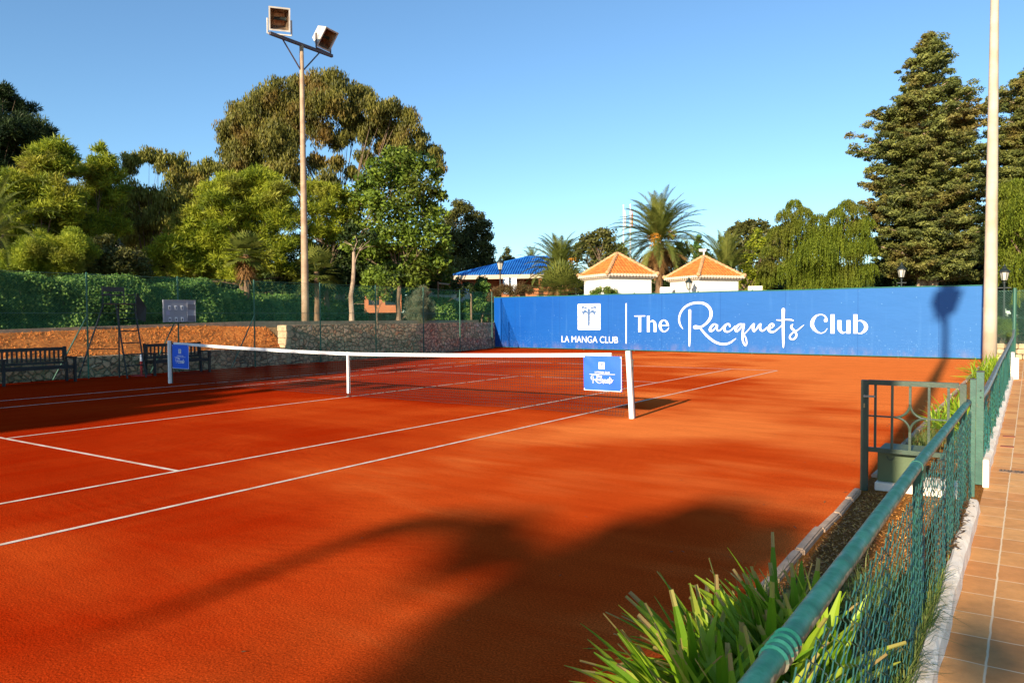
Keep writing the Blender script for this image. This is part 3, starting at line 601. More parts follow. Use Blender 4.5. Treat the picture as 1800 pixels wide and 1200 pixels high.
def textmesh(body, T, x0, x1, z0, h, depth=.004, bold=0.0):
    cu = bpy.data.curves.new('t', 'FONT'); cu.body = body; cu.size = 1.0; cu.offset = bold; cu.space_character = 1.0
    o = bpy.data.objects.new('t', cu); COL.objects.link(o); bpy.context.view_layer.update()
    dg = bpy.context.evaluated_depsgraph_get(); me = bpy.data.meshes.new_from_object(o.evaluated_get(dg))
    V = np.array([v.co[:] for v in me.vertices]); F = [tuple(p.vertices) for p in me.polygons]
    bpy.data.objects.remove(o); bpy.data.curves.remove(cu); bpy.data.meshes.remove(me)
    mn = V.min(0); mx = V.max(0)
    hh = mx[1] - mn[1]
    mb = MB(); mb.add([T(x0 + (v[0] - mn[0]) / (mx[0] - mn[0]) * (x1 - x0), z0(v[0], mn, mx) + (v[1] - mn[1]) / hh * h if callable(z0) else z0 + (v[1] - mn[1]) / hh * h, depth) for v in V], F)
    return mb
def shift(S, o, p, sc_):
    """move strokes so point o goes to p, scaled"""
    return [[(p[0] + (x - o[0]) * sc_, p[1] + (z - o[1]) * sc_, w * sc_) for x, z, w in st] for st in S]
def logo(T, parent, o=(5.2, 0.978), p=(5.2, 0.978), s=1.0, world=False):
    x0, z0, x1, z1 = SIGN['box']; f = lambda x, z: (p[0] + (x - o[0]) * s, p[1] + (z - o[1]) * s)
    mb = MB(); r = 0.05; pts = []
    for cx, cz, a0 in ((x1 - r, z1 - r, 0), (x0 + r, z1 - r, 90), (x0 + r, z0 + r, 180), (x1 - r, z0 + r, 270)):
        for a in np.linspace(a0, a0 + 90, 5): pts.append((cx + r * math.cos(math.radians(a)), cz + r * math.sin(math.radians(a))))
    mb.add([T(*f(x, z), .004) for x, z in pts], [tuple(range(len(pts)))]); lg = mb.build('palm_emblem', M_WHITE, parent, world)
    mb = MB()
    for z in SIGN['bars']: mb.add([T(*f(a, b), .0055) for a, b in ((x0, z - .011), (x1, z - .011), (x1, z + .011), (x0, z + .011))], [(0, 1, 2, 3)])
    b_ = mb.build('emblem_bars', M_GREYPRINT, parent, world)
    mb = MB()
    for i, poly in enumerate(SIGN['palm']):
        mb.add([T(*f(a, b), .007 + .0012 * i) for a, b in poly], [tuple(range(len(poly)))])
    me = mb.build('emblem_palm', M_PALMPRINT, parent, world); m = me.data
    bm = bmesh.new(); bm.from_mesh(m); bmesh.ops.triangulate(bm, faces=bm.faces, ngon_method='EAR_CLIP'); bm.to_mesh(m); bm.free()

# ============================================================ BLUE WINDBREAK
def windbreak():
    A = Vector((-11.88, 21.82, 0)); B = Vector((10.21, 20.73, 0)); L = 22.117
    rz = math.atan2(B.y - A.y, B.x - A.x)
    t = thing('windbreak_board', 'long blue windbreak across the court end with white lettering and a palm emblem', 'windbreak', A, rz=rz)
    H0, H1 = 2.64, 2.62; nx, nz = 120, 12; vs = []
    for i in range(nx + 1):
        for j in range(nz + 1):
            x = L * i / nx; z = 0.05 + (2.64 - .05) * j / nz
            vs.append((x, 0, z))
    fs = [(i * (nz + 1) + j, (i + 1) * (nz + 1) + j, (i + 1) * (nz + 1) + j + 1, i * (nz + 1) + j + 1) for i in range(nx) for j in range(nz)]
    mb = MB(); mb.add(vs, fs); 
    mb.add([(0, .02, .05), (L, .02, .05), (L, .02, 2.64), (0, .02, 2.64)], [(3, 2, 1, 0)]); mb.build('panel', M_TARP, t, world=False, smooth=False)
    fr = MB(); 
    fr.tube([(x, 0.01, 2.655 + .008 * math.sin(x * 1.1)) for x in np.linspace(-.02, L + .02, 40)], .024, 6)
    fr.build('top_rail', M_FRAMEG, t, world=False)
    fr = MB(); fr.tube([(-.02, .01, .05), (L, .01, .05)], .018, 6); fr.build('bottom_rail', M_FRAMEG, t, world=False)
    for x in (-.03, 2.75, 5.5, 8.25, 11.0, 13.8, 16.6, 19.4, L + .03):
        m = MB(); m.tube([(x, .07, 0), (x, .07, 2.72)], .03, 8); m.build('post', M_FRAMEG, t, world=False)
    T = lambda x, z, d: (x, -d, z)
    m = MB(); strokes(m, SIGN['rac'], T, wk=.9); m.build('racquets_lettering', M_WHITE, t, world=False)
    m = MB(); strokes(m, SIGN['the'], T, round_=False, wk=.92); m.build('the_lettering', M_WHITE, t, world=False)
    m = MB(); strokes(m, SIGN['club'], T, round_=False, wk=.93); 
    bx_ = SIGN['club'][1][0]; m.add([T(bx_[0] + bx_[2] / 2 * math.cos(a), bx_[1] + bx_[2] / 2 * math.sin(a), .016) for a in np.linspace(0, 2 * math.pi, 21)[:-1]], [tuple(range(20))])
    m.build('club_lettering', M_WHITE, t, world=False)
    a, b = SIGN['div']; m = MB(); strokes(m, [[(a[0], a[1], .055), (b[0], b[1], .055)]], T); m.build('divider_line', M_WHITE, t, world=False)
    logo(T, t)
    (ax, az, h), (bx, bz, h2) = SIGN['txt']
    textmesh('LA MANGA CLUB', T, ax, bx, az + .0, .315, bold=0.0).build('name_lettering', M_WHITE, t, world=False)
windbreak()

# ============================================================ NET BANNERS
def banner(x0, x1, z0, z1, label, flipn):
    t = thing('net_banner', label, 'banner', (x0, -.045, 0), 'blue banners tied to the net')
    W = x1 - x0; H = z1 - z0
    n = 16
    def dep(u, v): # a diagonal crease from the top left corner
        d = abs(u - (1 - v)); return 0.010 * math.exp(-(d / .07) ** 2) * max(0, 1 - u / .45) * (v > .5) + .003 * math.sin(u * 7 + v * 4)
    vs = []; vb = []
    for i in range(n + 1):
        for j in range(n + 1):
            u = i / n; v = j / n; inx = .02 * (1 - v)
            vs.append((u * W + inx * .5, -dep(u, v) - .004, z0 + v * H)); vb.append((u * W + inx * .5, -dep(u, v) + .001, z0 + v * H))
    fs = [(i * (n + 1) + j, (i + 1) * (n + 1) + j, (i + 1) * (n + 1) + j + 1, i * (n + 1) + j + 1) for i in range(n) for j in range(n)]
    m = MB(); m.add(vs, fs); m.add(vb, [tuple(reversed(f)) for f in fs]); 
    m.build('banner_cloth', M_BANNER, t, world=False, smooth=True)
    for cx, cz in ((.02, z0 + .02), (W - .01, z0 + .02), (.015, z1 - .02), (W - .015, z1 - .02)): m = MB(); m.ball((cx, -.009, cz), (.011, .004, .011), 8, 4); m.build('eyelet', M_WHITE, t, world=False)
    m = MB(); m.box((W / 2, -.006, z0 + .004), (W - .02, .006, .008)); m.box((W - .002, -.006, (z0 + z1) / 2), (.006, .006, H - .02)); m.build('hem', M_WHITE, t, world=False)
    T = lambda x, z, d: (x, -.012 - d, z)
    k = W / 0.70
    def X(x): return (x - 5.53) * k
    def Z(z): return z0 + (z - 0.42) * H / .58
    s = .112 * k / 1.282
    logo(T, t, (5.2, .978), (X(5.82), Z(.785)), s)
    textmesh('LA MANGA CLUB', T, X(5.75), X(6.02), Z(.715), .03, bold=.02).build('name_lettering', M_WHITE, t, world=False)
    m = MB(); strokes(m, [[(X(5.65), Z(.692), .006), (X(6.12), Z(.702), .006)]], T, wk=.6); m.build('divider_line', M_WHITE, t, world=False)
    s = 0.41 * k / (15.93 - 10.527)
    m = MB(); strokes(m, shift(SIGN['rac'], (10.527, 1.056), (X(5.68), Z(.60)), s), T, dz=.0002, wk=.85); m.build('racquets_lettering', M_WHITE, t, world=False)
    s2 = s * .68
    m = MB(); strokes(m, shift(SIGN['the'], (SIGN['the'][0][0][0], .95), (X(5.79), Z(.643)), s2), T, round_=False, dz=.0002); m.build('the_lettering', M_WHITE, t, world=False)
    m = MB(); strokes(m, shift(SIGN['club'], (SIGN['club'][0][0][0], .75), (X(5.96), Z(.548)), s2), T, round_=False, dz=.0002); m.build('club_lettering', M_WHITE, t, world=False)
banner(5.53, 6.22, 0.42, 0.985, 'sunlit blue square banner tied to the net beside the near post', 1)
banner(-6.2, -5.5, 0.39, 0.985, 'shaded blue square banner tied to the net beside the far post', -1)

# ============================================================ BENCHES, CHAIR, SCOREBOARD
def bench(y0, y1, label, group):
    L = y1 - y0; t = thing('slatted_bench', label, 'bench', (-9.35, (y0 + y1) / 2, 0), group)
    h = L / 2
    m = MB()
    for i in range(4): m.box((-.10 + i * .115, 0, .42), (.095, L - .06, .025))
    m.build('seat', M_BENCH, t, world=False)
    m = MB(); m.box((-.235, 0, .86), (.045, L, .085)); m.box((-.20, 0, .50), (.04, L, .06))
    n = 15
    for i in range(n): m.box((-.218, -h + .09 + (L - .18) * i / (n - 1), .68), (.02, .045, .29))
    m.build('backrest', M_BENCH, t, world=False)
    for s in (-1, 1):
        m = MB(); m.box((.27, s * (h - .03), .31), (.06, .06, .62)); m.build('front_leg', M_BENCH, t, world=False)
        m = MB(); m.bar((-.17, s * (h - .03), 0), (-.245, s * (h - .03), .92), .06); m.build('back_leg', M_BENCH, t, world=False)
        m = MB(); m.box((.03, s * (h - .03), .64), (.58, .075, .035)); m.build('armrest', M_BENCH, t, world=False)
    m = MB(); m.box((.27, 0, .385), (.03, L - .12, .06)); m.box((.0, h - .08, .37), (.5, .03, .05)); m.box((.0, -h + .08, .37), (.5, .03, .05)); m.build('apron', M_BENCH, t, world=False)
bench(-2.72, -0.98, 'black slatted bench on the left, beside the umpire chair', 'courtside benches')
bench(1.16, 2.98, 'black slatted bench half hidden behind the far net banner', 'courtside benches')
def umpire():
    t = thing('umpire_chair', 'tall dark steel umpire chair with ladder rungs on the shaded far side of the court', 'umpire chair', (-9.1, 0.3, 0))
    # ladder (front) legs
    a = {}
    F = [(0.30, -.07, 0), (0.30, 0.46, 0)]; Tp = [(0.02, -.20, 2.05), (0.02, .32, 2.05)]
    for f, tp in zip(F, Tp): m = MB(); m.tube([f, tp], .022, 7); m.build('ladder_rail', M_DARK, t, world=False)
    B_ = [(-.42, -1.02, .05), (-.42, .10, .0)]; Tb = [(-.42, -.30, 2.03), (-.42, .12, 2.03)]
    for f, tp in zip(B_, Tb): m = MB(); m.tube([f, tp], .022, 7); m.build('rear_leg', M_DARK, t, world=False)
    for z in (.35, .66, .97, 1.3, 1.64, 1.9):
        u = z / 2.05; p = [np.array(f) + (np.array(tp) - np.array(f)) * u for f, tp in zip(F, Tp)]
        m = MB(); m.tube(p, .017, 6); m.build('rung', M_DARK, t, world=False)
    for z in (.80, 1.38):
        m = MB()
        u = z / 2.05; p = np.array(B_[0]) + (np.array(Tb[0]) - np.array(B_[0])) * u; q = np.array(B_[1]) + (np.array(Tb[1]) - np.array(B_[1])) * u
        m.tube([p, q], .014, 6); m.build('rear_stay', M_DARK, t, world=False)
    m = MB(); m.box((-.2, 0.02, 2.05), (.56, .72, .03)); m.build('seat', M_DARK, t, world=False)
    m = MB(); m.box((-.46, -.0, 2.46), (.025, .60, .13)); m.box((-.455, -.0, 2.30), (.025, .58, .05))
    for y in (-.30, .30): m.tube([(-.44, y, 2.04), (-.47, y, 2.53)], .016, 6)
    m.build('backrest', M_DARK, t, world=False)
    for y in (-.34, .36): m = MB(); m.tube([(-.44, y, 2.30), (.02, y, 2.32), (.05, y, 2.05)], .016, 6); m.build('armrest', M_DARK, t, world=False)
    m = MB(); m.add([(.06, .38, 2.36), (.10, .62, 1.95), (.08, .60, 1.55), (-.02, .42, 1.62), (0, .38, 2.05)], [(0, 1, 2, 3, 4)])
    m.add([(.05, .40, 2.36), (.09, .64, 1.95), (.07, .62, 1.55), (-.03, .44, 1.62), (-.01, .40, 2.05)], [(4, 3, 2, 1, 0)]); m.build('hanging_cloth', M_DARK, t, world=False)
umpire()
def scoreboard():
    t = thing('scoreboard', 'grey scoreboard with number windows hung on a fence post behind the far bench', 'scoreboard', (-9.62, 2.32, 1.53))
    m = MB(); m.box((0, 0, .33), (.05, 1.04, .66)); m.build('board', M_SBOARD, t, world=False, bevel=.004)
    m = MB(); m.box((0.028, -.515, .33), (.02, .03, .67)); m.box((0.028, .515, .33), (.02, .02, .67)); m.box((.028, 0, .655), (.02, 1.0, .015)); m.build('frame', simple('alu_frame', (.42, .42, .42), .4, .1), t, world=False)
    for z in (.43, .08):
        for y in (-.32, -.12, .08):
            m = MB(); m.box((.030, y, z), (.012, .072, .13)); w = m.build('number_window', M_WHITE, t, world=False)
            m = MB(); m.box((.038, y - .006, z - .005), (.008, .042, .085)); m.build('number_plate', M_SBD, w, world=False)
    for z in (.46, .11):
        m = MB(); m.box((.030, .375, z), (.012, .24, .17)); m.build('name_panel', M_SBD, t, world=False)
    m = MB(); m.box((.030, -.385, .27), (.012, .12, .13)); m.build('emblem_plate', simple('emblem_plate', (.34, .34, .42), .6, .05), t, world=False)
    m = MB(); m.box((.029, .255, .33), (.01, .02, .64)); m.build('divider', simple('pale_strip', (.30, .31, .34), .6, .05), t, world=False)
    T = lambda x, z, d: (.027 + d, x, z)
    textmesh('LA MANGA CLUB', T, -.26, .21, .27, .05).build('name_lettering', M_GREYPRINT, t, world=False)
scoreboard()
t = thing('marker_post', 'short red post with white top standing beside the umpire chair', 'post', (-9.48, 1.02, 0))
m = MB(); m.tube([(0, 0, .02), (0, 0, .42)], .032, 10); m.build('red_shaft', M_RED, t, world=False)
m = MB(); m.tube([(0, 0, .42), (0, 0, .62)], .031, 10); m.build('white_top', M_WHITE, t, world=False)
m = MB(); m.tube([(0, 0, 0.0), (0, 0, .02)], .28, 16); m.build('base_plate', M_RED, t, world=False)

# ============================================================ FLOODLIGHT POLES
def flood_pole(name, loc, H, label, r0, r1, matp, z_extra=0, arm=True):
    t = thing(name, label, 'light pole', loc, 'floodlight poles')
    m = MB(); n = 10
    m.tube([(0, 0, -.05 + (H + .05) * i / n) for i in range(n + 1)], [r0 + (r1 - r0) * i / n for i in range(n + 1)], 16); m.build('pole', matp, t, world=False, smooth=False)
    for f in t.children[0].data.polygons: f.use_smooth = True
    m = MB(); m.bar((0, -1.62, H + .02), (0, 1.72, H + .02), .12, .12); m.build('crossarm', M_STEEL, t, world=False)
    for s in (-1, 1): m = MB(); m.tube([(0, s * .06, H - 1.05), (0, s * 1.0, H - .02)], .03, 6); m.build('arm_brace', M_STEEL, t, world=False)
    for i, (y, yaw, tilt) in enumerate(((-1.15, -38, 20), (1.2, 8, 36))):
        ya = math.radians(yaw); ti = math.radians(tilt)
        R = Matrix.Rotation(ya, 3, 'Z') @ Matrix.Rotation(ti, 3, 'Y')
        c = np.array((0.02, y, H + .72))
        def P(v): return np.array(R @ Vector(v)) + c
        a, b, d = .42, .455, .28
        m = MB() # open housing: five walls, tapering to the back, lit face towards the court
        fr = [(d, -a, -b), (d, a, -b), (d, a, b), (d, -a, b)]; bk = [(-d, -a * .62, -b * .62), (-d, a * .62, -b * .62), (-d, a * .62, b * .62), (-d, -a * .62, b * .62)]
        m.add([P(v) for v in fr + bk], [(4, 7, 6, 5), (0, 4, 5, 1), (1, 5, 6, 2), (2, 6, 7, 3), (3, 7, 4, 0)])
        k = .06
        for s1 in (-1, 1):
            m.bar(P((d, s1 * (a - k / 2), -b)), P((d, s1 * (a - k / 2), b)), k, .05, up=tuple(P((1, 0, 0)) - c))
            m.bar(P((d, -a + k, s1 * (b - k / 2))), P((d, a - k, s1 * (b - k / 2))), k, .05, up=tuple(P((1, 0, 0)) - c))
        L = m.build('floodlight', M_HOUS, t, world=False)
        m = MB(); q = .93; fr2 = [(d - .03, sy * a * q, sz * b * q) for sy, sz in ((-1, -1), (1, -1), (1, 1), (-1, 1))]; bk2 = [(-d + .06, sy * a * .5, sz * b * .5) for sy, sz in ((-1, -1), (1, -1), (1, 1), (-1, 1))]
        m.add([P(v) for v in fr2 + bk2], [(4, 5, 6, 7), (0, 1, 5, 4), (1, 2, 6, 5), (2, 3, 7, 6), (3, 0, 4, 7)]); m.build('reflector', M_REFL, L, world=False)
        m = MB(); m.tube([P((.0, -.22, .02)), P((.0, .24, .02))], .06, 8); m.box(P((0, .26, .02)), (.12, .12, .12)); m.build('lamp', M_DARK, L, world=False)
        m = MB()
        pa = np.array(R @ Vector((0, -a - .05, 0))) + c; pb = np.array(R @ Vector((0, a + .05, 0))) + c
        yv = np.array((-math.sin(ya), math.cos(ya), 0)); bb = np.array((0.02, y, H + .10))
        m.bar(pa, bb - yv * (a + .05), .05, .05, up=(1, 0, 0)); m.bar(pb, bb + yv * (a + .05), .05, .05, up=(1, 0, 0)); m.bar(bb - yv * (a + .05), bb + yv * (a + .05), .05, .05)
        m.build('bracket', M_HOUS if i == 0 else M_STEEL, L, world=False)
    return t
pl = ray(537, 568, 33.8)
flood_pole('floodlight_pole', (pl[0], pl[1], 1.36), ray(531, 80, 33.8)[2] - 1.36, 'slender weathered pole with two floodlights above the stone wall, in front of the big eucalyptus', 0.165, 0.085, M_POLEL)
flood_pole('floodlight_pole', (10.58, 16.6, 0), 14.2, 'thick pale pole at the right end of the windbreak, running out of the picture', 0.20, 0.09, M_CONC)
flood_pole('floodlight_pole', (11.12, -15.0, 0), 14.2, 'pale pole behind the camera that throws its lamp shadow onto the windbreak', 0.20, 0.09, M_CONC)

# ============================================================ RAILING, GATE, KERBS
RX = 11.15
def near_fence():
    t = thing('railing_fence', 'green tube railing hung with slack chain link in the right foreground', 'fence', (RX, -8, 0))
    ys = [-15.5, -9.5, -6.9, -3.15]; zs = [.885, .885, .89, .84]
    yy = np.linspace(-15.5, -3.14, 30); rz_ = np.interp(yy, ys, zs)
    m = MB(); m.tube([(RX, y, z) for y, z in zip(yy, rz_)], .0275, 20); o = m.build('handrail', M_RAIL, t); 
    for f in o.data.polygons: f.use_smooth = len(f.vertices) == 4
    for y in (-9.30, -9.335, -9.37, -9.41):
        m = MB(); m.tube([(RX, y - .008, .885), (RX, y, .885), (RX, y + .008, .885)], [.028, .033, .028], 20, cap=False); m.build('rail_collar', M_RAIL, t)
    m = MB(); m.tube([(RX, -6.93, .889), (RX, -6.90, .889)], .031, 16); m.build('rail_collar', M_RAIL, t)
    for y in (-13.0, -9.9, -6.85, -5.0, -3.72):
        m = MB(); m.tube([(RX + .0, y, 0), (RX, y, .86)], .024, 10); m.build('post', M_FENCEP, t)
    chain(t, RX + .03, -14.5, -3.3, lambda y: float(np.interp(y, ys, zs)) - .04, 0.05, 0.052, .0020, slack=.012)
def chain(t, x0, ya, yb, topf, zb, pitch, r, slack=.02, mat=None, name='chain_link_mesh'):
    """woven diamond mesh: zigzag wires running top to bottom, each crossing its neighbours"""
    V = []; F = []; W = pitch / 2 * 1.0
    rng = random.Random(4); mb_pts = []
    nwire = int((yb - ya) / pitch)
    ph = [rng.uniform(0, 6.28) for _ in range(6)]
    def warp(y, z, top):
        u = (top - z) / max(top - zb, .01)
        dx = slack * (math.sin(y * 5.1 + ph[0]) + .6 * math.sin(y * 11.7 + ph[1] + z * 3) + .5 * math.sin(y * 2.3 + z * 6 + ph[2])) * (0.35 + u)
        dy = .005 * math.sin(z * 14 + y * 4) + .010 * math.sin(y * 9 + z * 5 + ph[3])
        dz = -.02 * abs(math.sin(y * 4.4 + ph[4])) * (1 - u) + .012 * math.sin(y * 17 + z * 3 + ph[5])
        return dx, dy, dz
    for i in range(nwire + 1):
        y = ya + i * pitch; top = topf(y); n = int((top - zb) / (pitch * .58)) ; pts = []
        for k in range(2 * n + 1):
            z = top - k * (top - zb) / (2 * n)
            s = (k % 2) * 2 - 1
            if k % 2 == 0: oy = 0.0
            oy = [-1, 0, 1, 0][k % 4] * W * (1 if i % 2 == 0 else -1)
            ox = [-.0, 1, 0, -1][k % 4] * r * 1.3
            dx, dy, dz = warp(y, z, top)
            pts.append(np.array((x0 + ox + dx, y + oy + dy, z + dz)))
        for a, b in zip(pts[:-1], pts[1:]):
            d = b - a; d /= np.linalg.norm(d) + 1e-9; p1 = np.cross(d, (1, 0, 0)); p1 /= np.linalg.norm(p1); p2 = np.cross(d, p1)
            c = [p1 * r, p2 * r, -p1 * r, -p2 * r]
            for k in range(4): V += [a + c[k], a + c[(k + 1) % 4], b + c[(k + 1) % 4], b + c[k]]
    fastmesh(name, np.array(V), 4, mat or M_WIREN, np.zeros(len(V) // 4), t)
near_fence()
def far_side_fence():
    t = thing('railing_fence', 'green mesh railing with worn bare handrail from the gate to the tall corner post', 'fence', (11.2, 4, 0))
    pts = [(11.21, -2.55, .82), (11.21, -1.2, .80), (11.2, .7, .80), (11.2, 2.4, .84), (11.19, 4.2, .84), (11.2, 6, .88), (11.2, 8.4, .90), (11.2, 10.6, .93), (11.2, 13, .96), (11.2, 15, 1.0), (11.2, 16.3, 1.12), (11.2, 16.8, 1.13)]
    m = MB(); m.tube(pts, .030, 12); m.build('handrail', M_RAILF, t)
    for y in (1.2, 4.9, 8.6, 12.3): m = MB(); m.tube([(11.2, y, 0), (11.2, y, .82)], .022, 8); m.build('post', M_FENCEP, t)
    P = np.array(pts)
    chain(t, 11.2, -2.5, 16.7, lambda y: float(np.interp(y, P[:, 1], P[:, 2])) - .03, .06, .062, .0024, slack=.02, mat=M_WIRE)
    m = MB(); m.tube([(11.2, 16.9, 0), (11.2, 16.9, 2.42)], .05, 10); m.build('corner_post', M_FENCEP, t)
far_side_fence()
def gate():
    Y = -3.4
    t = thing('garden_gate', 'open green iron gate with a diamond of curved bars beside the cabinet', 'gate', (10.34, Y, 0))
    x0, x1, zt = 10.34, 11.125, 1.005
    m = MB(); m.box((x0, Y, .51), (.062, .05, 1.03)); m.build('latch_stile', M_GATEG, t, bevel=.003)
    m = MB(); m.box((x1, Y, .70), (.05, .045, .64)); m.build('hinge_stile', M_GATEG, t, bevel=.003)
    m = MB(); m.box(((x0 + x1) / 2, Y, zt), (x1 - x0 - .062 + .0, .045, .045)); m.build('top_rail', M_GATEG, t)
    m = MB(); m.box(((x0 + x1) / 2, Y, .385), (x1 - x0 - .062, .04, .04)); m.build('bottom_rail', M_GATEG, t)
    m = MB(); c = 10.715; R = .125; zc = .695
    m.bar((x0 + .031, Y, zc), (c - R, Y, zc), .014, .014); m.build('middle_bar', M_GATEG, t); m = MB(); m.bar((c + R, Y, zc), (x1 - .025, Y, zc), .014, .014); m.build('middle_bar', M_GATEG, t)
    for x in (10.43, 10.57, 10.865, 11.015):
        m = MB(); m.bar((x, Y - .004, .404), (x, Y - .004, .983), .02, .02, up=(0, 1, 0)); m.build('upright_bar', M_GATEG, t)
    m = MB(); m.bar((c, Y, .404), (c, Y, zc - R), .02, .02, up=(0, 1, 0)); m.build('upright_bar', M_GATEG, t); m = MB(); m.bar((c, Y, zc + R), (c, Y, .983), .02, .02, up=(0, 1, 0)); m.build('upright_bar', M_GATEG, t)
    for sx in (-1, 1):
        for sz in (-1, 1):
            cx, cz = c + sx * R, zc + sz * R
            pts = [(cx - sx * R * math.cos(a), Y + .001 * sx, cz - sz * R * math.sin(a)) for a in np.linspace(0, math.pi / 2, 9)]
            m = MB(); m.tube(pts, .011, 8); m.build('curved_bar', M_GATEG, t)
    m = MB(); m.tube([(10.345, Y - .05, .88), (10.345, Y - .03, .88)], .012, 8); m.bar((10.335, Y - .055, .88), (10.435, Y - .055, .88), .018, .018); m.build('latch_handle', simple('latch_metal', (.32, .28, .24), .35, .2, metal=.6), t)
    m = MB(); m.box((10.34, Y - .027, .79), (.014, .006, .04)); m.build('keyhole', simple('brass', (.35, .26, .12), .4, .2, metal=.6), t)
    t = thing('gate_post', 'green square post on the near side of the gate opening', 'post', (11.185, -3.15, 0), 'gate posts')
    m = MB(); m.box((11.185, -3.15, .52), (.045, .045, 1.05)); m.build('shaft', M_GREEN, t, bevel=.003)
    m = MB(); m.box((11.185, -3.15, 1.05), (.049, .049, .01)); m.build('cap', M_DARK, t)
    t = thing('gate_post', 'taller green post with bolt holes on the far side of the gate opening', 'post', (11.215, -2.6, 0), 'gate posts')
    m = MB(); m.box((11.215, -2.6, .545), (.062, .062, 1.07)); m.build('shaft', M_GREEN, t, bevel=.003)
    m = MB(); m.box((11.215, -2.6, 1.084), (.066, .066, .012)); m.build('cap', M_DARK, t)
    m = MB(); m.ball((11.22, -2.632, .905), (.008, .003, .009), 8, 4); m.build('bolt_hole', M_DARK, t); m = MB(); m.ball((11.22, -2.632, .84), (.008, .003, .009), 8, 4); m.build('bolt_hole', M_DARK, t)
    t = thing('utility_cabinet', 'olive green metal cabinet on a white plinth behind the gate', 'cabinet', (10.72, -3.0, 0))
    m = MB(); m.box((10.615, -3.08, .225), (.36, .42, .30)); m.build('body', M_CAB, t, bevel=.006)
    m = MB(); m.box((10.77, -3.10, .035), (.70, .50, .075)); m.build('plinth', M_WBLOCK, t, bevel=.006)
    # a darker U shaped mark on the cabinet face
    m = MB(); pts = [(10.545 + .028 * math.cos(a), -3.2915, .315 + .032 * math.sin(a)) for a in np.linspace(math.pi * .95, math.pi * 2.05, 12)]
    for a, b in zip(pts[:-1], pts[1:]): m.bar(a, b, .014, .0015, up=(0, 1, 0))
    m.build('dark_u_mark', simple('darker_green', (.05, .075, .04), .5, .1), t)
gate()
def blocks(name, label, cat, x, w, ya, yb, h, step, mat, jit=.012, wind=0.0, group=None, seed=2):
    rng = random.Random(seed); t = thing(name, label, cat, (x, (ya + yb) / 2, 0), group); m = MB(); y = ya
    while y < yb - .01:
        L = min(step * rng.uniform(.8, 1.2), yb - y)
        m.box((x + rng.uniform(-jit, jit) + wind * math.sin(y * .9), y + L / 2, h / 2 - .01 + rng.uniform(-.008, .008)), (w + rng.uniform(-jit, jit), L - .012, h + .02), rz=rng.uniform(-.03, .03)); y += L
    m.build('stones', mat, t, bevel=.012)
    return t
blocks('court_edging', 'row of worn stone edging beside the foreground planting bed, this side of the gate', 'edging', 10.315, .066, -16, -3.55, .038, .62, M_KERB, .004, group=None)
blocks('court_edging', 'stone edging of the clay beyond the gate, running to the thick pole', 'edging', 10.33, .066, -2.75, 16.0, .038, .62, M_KERB, .005, seed=8)
def rough_kerb(label, ya, yb, seed, hh=.10, xk=11.235, w=.085):
    t = thing('whitewashed_kerb', label, 'kerb', (xk, (ya + yb) / 2, 0))
    rng = random.Random(seed); n = int((yb - ya) / .11); prof = [(-.5, -.02), (-.5, .80), (-.30, 1.0), (.22, 1.0), (.45, .82), (.52, -.02)]
    vs = []; 
    for i in range(n + 1):
        y = ya + (yb - ya) * i / n
        for k, (px, pz) in enumerate(prof):
            e = .0035 if 0 < k < 5 else .002
            vs.append((xk + px * w + rng.uniform(-e, e) + .004 * math.sin(y * 8 + k), y, max(-.02, pz * hh) + rng.uniform(-e, e) + .004 * math.sin(y * 6.0)))
    K = len(prof); fs = [(i * K + k, i * K + k + 1, (i + 1) * K + k + 1, (i + 1) * K + k) for i in range(n) for k in range(K - 1)]
    fs += [tuple(range(K)), tuple(reversed([n * K + k for k in range(K)]))]
    m = MB(); m.add(vs, [tuple(reversed(f)) for f in fs]); m.build('kerb_body', M_WBLOCK, t, smooth=False)
rough_kerb('rough whitewashed kerb under the foreground railing beside the tiled path', -16, -3.75, 3)
rough_kerb('low whitewashed kerb along the tiled path beyond the gate posts', -2.5, 11.4, 5, .10)
t = thing('whitewashed_block', 'small white kerb block at the foot of the taller gate post', 'block', (11.27, -2.62, 0))
m = MB(); m.box((11.272, -2.60, .13), (.05, .20, .27)); m.build('block_body', M_WBLOCK, t, bevel=.008)
t = thing('whitewashed_pier', 'white stepped pier where the path kerb ends by the tall corner post', 'pier', (11.25, 11.8, 0))
m = MB(); m.box((11.24, 11.75, .33), (.10, .60, .68)); m.box((11.33, 11.95, .26), (.10, .4, .54)); m.build('pier_body', M_WBLOCK, t, bevel=.01)
t = thing('drain_grate', 'narrow rusty drain slot crossing the tiled path', 'drain', (12.1, -1.72, 0))
m = MB()
m.box((12.2, -1.765, .004), (1.7, .010, .014)); m.box((12.2, -1.665, .004), (1.7, .010, .014)); m.box((12.2, -1.715, .0005), (1.7, .088, .003))
for i in range(56): m.box((11.37 + i * .03, -1.715, .005), (.012, .088, .012))
m.build('grate', simple('rusty_grate', (.20, .12, .07), .7, .5, 30, c2=(.06, .04, .03)), t)
t = thing('drain_stripe', 'dark red tile strips set in the path before the drain', 'tile strip', (11.4, 1, 0))
m = MB(); 
for y in (.98, .05): m.box((11.385, y, .002), (.14, .10, .008))
m.build('tile_strip', simple('dark_tile', (.30, .075, .03), .7, .2, 8), t)

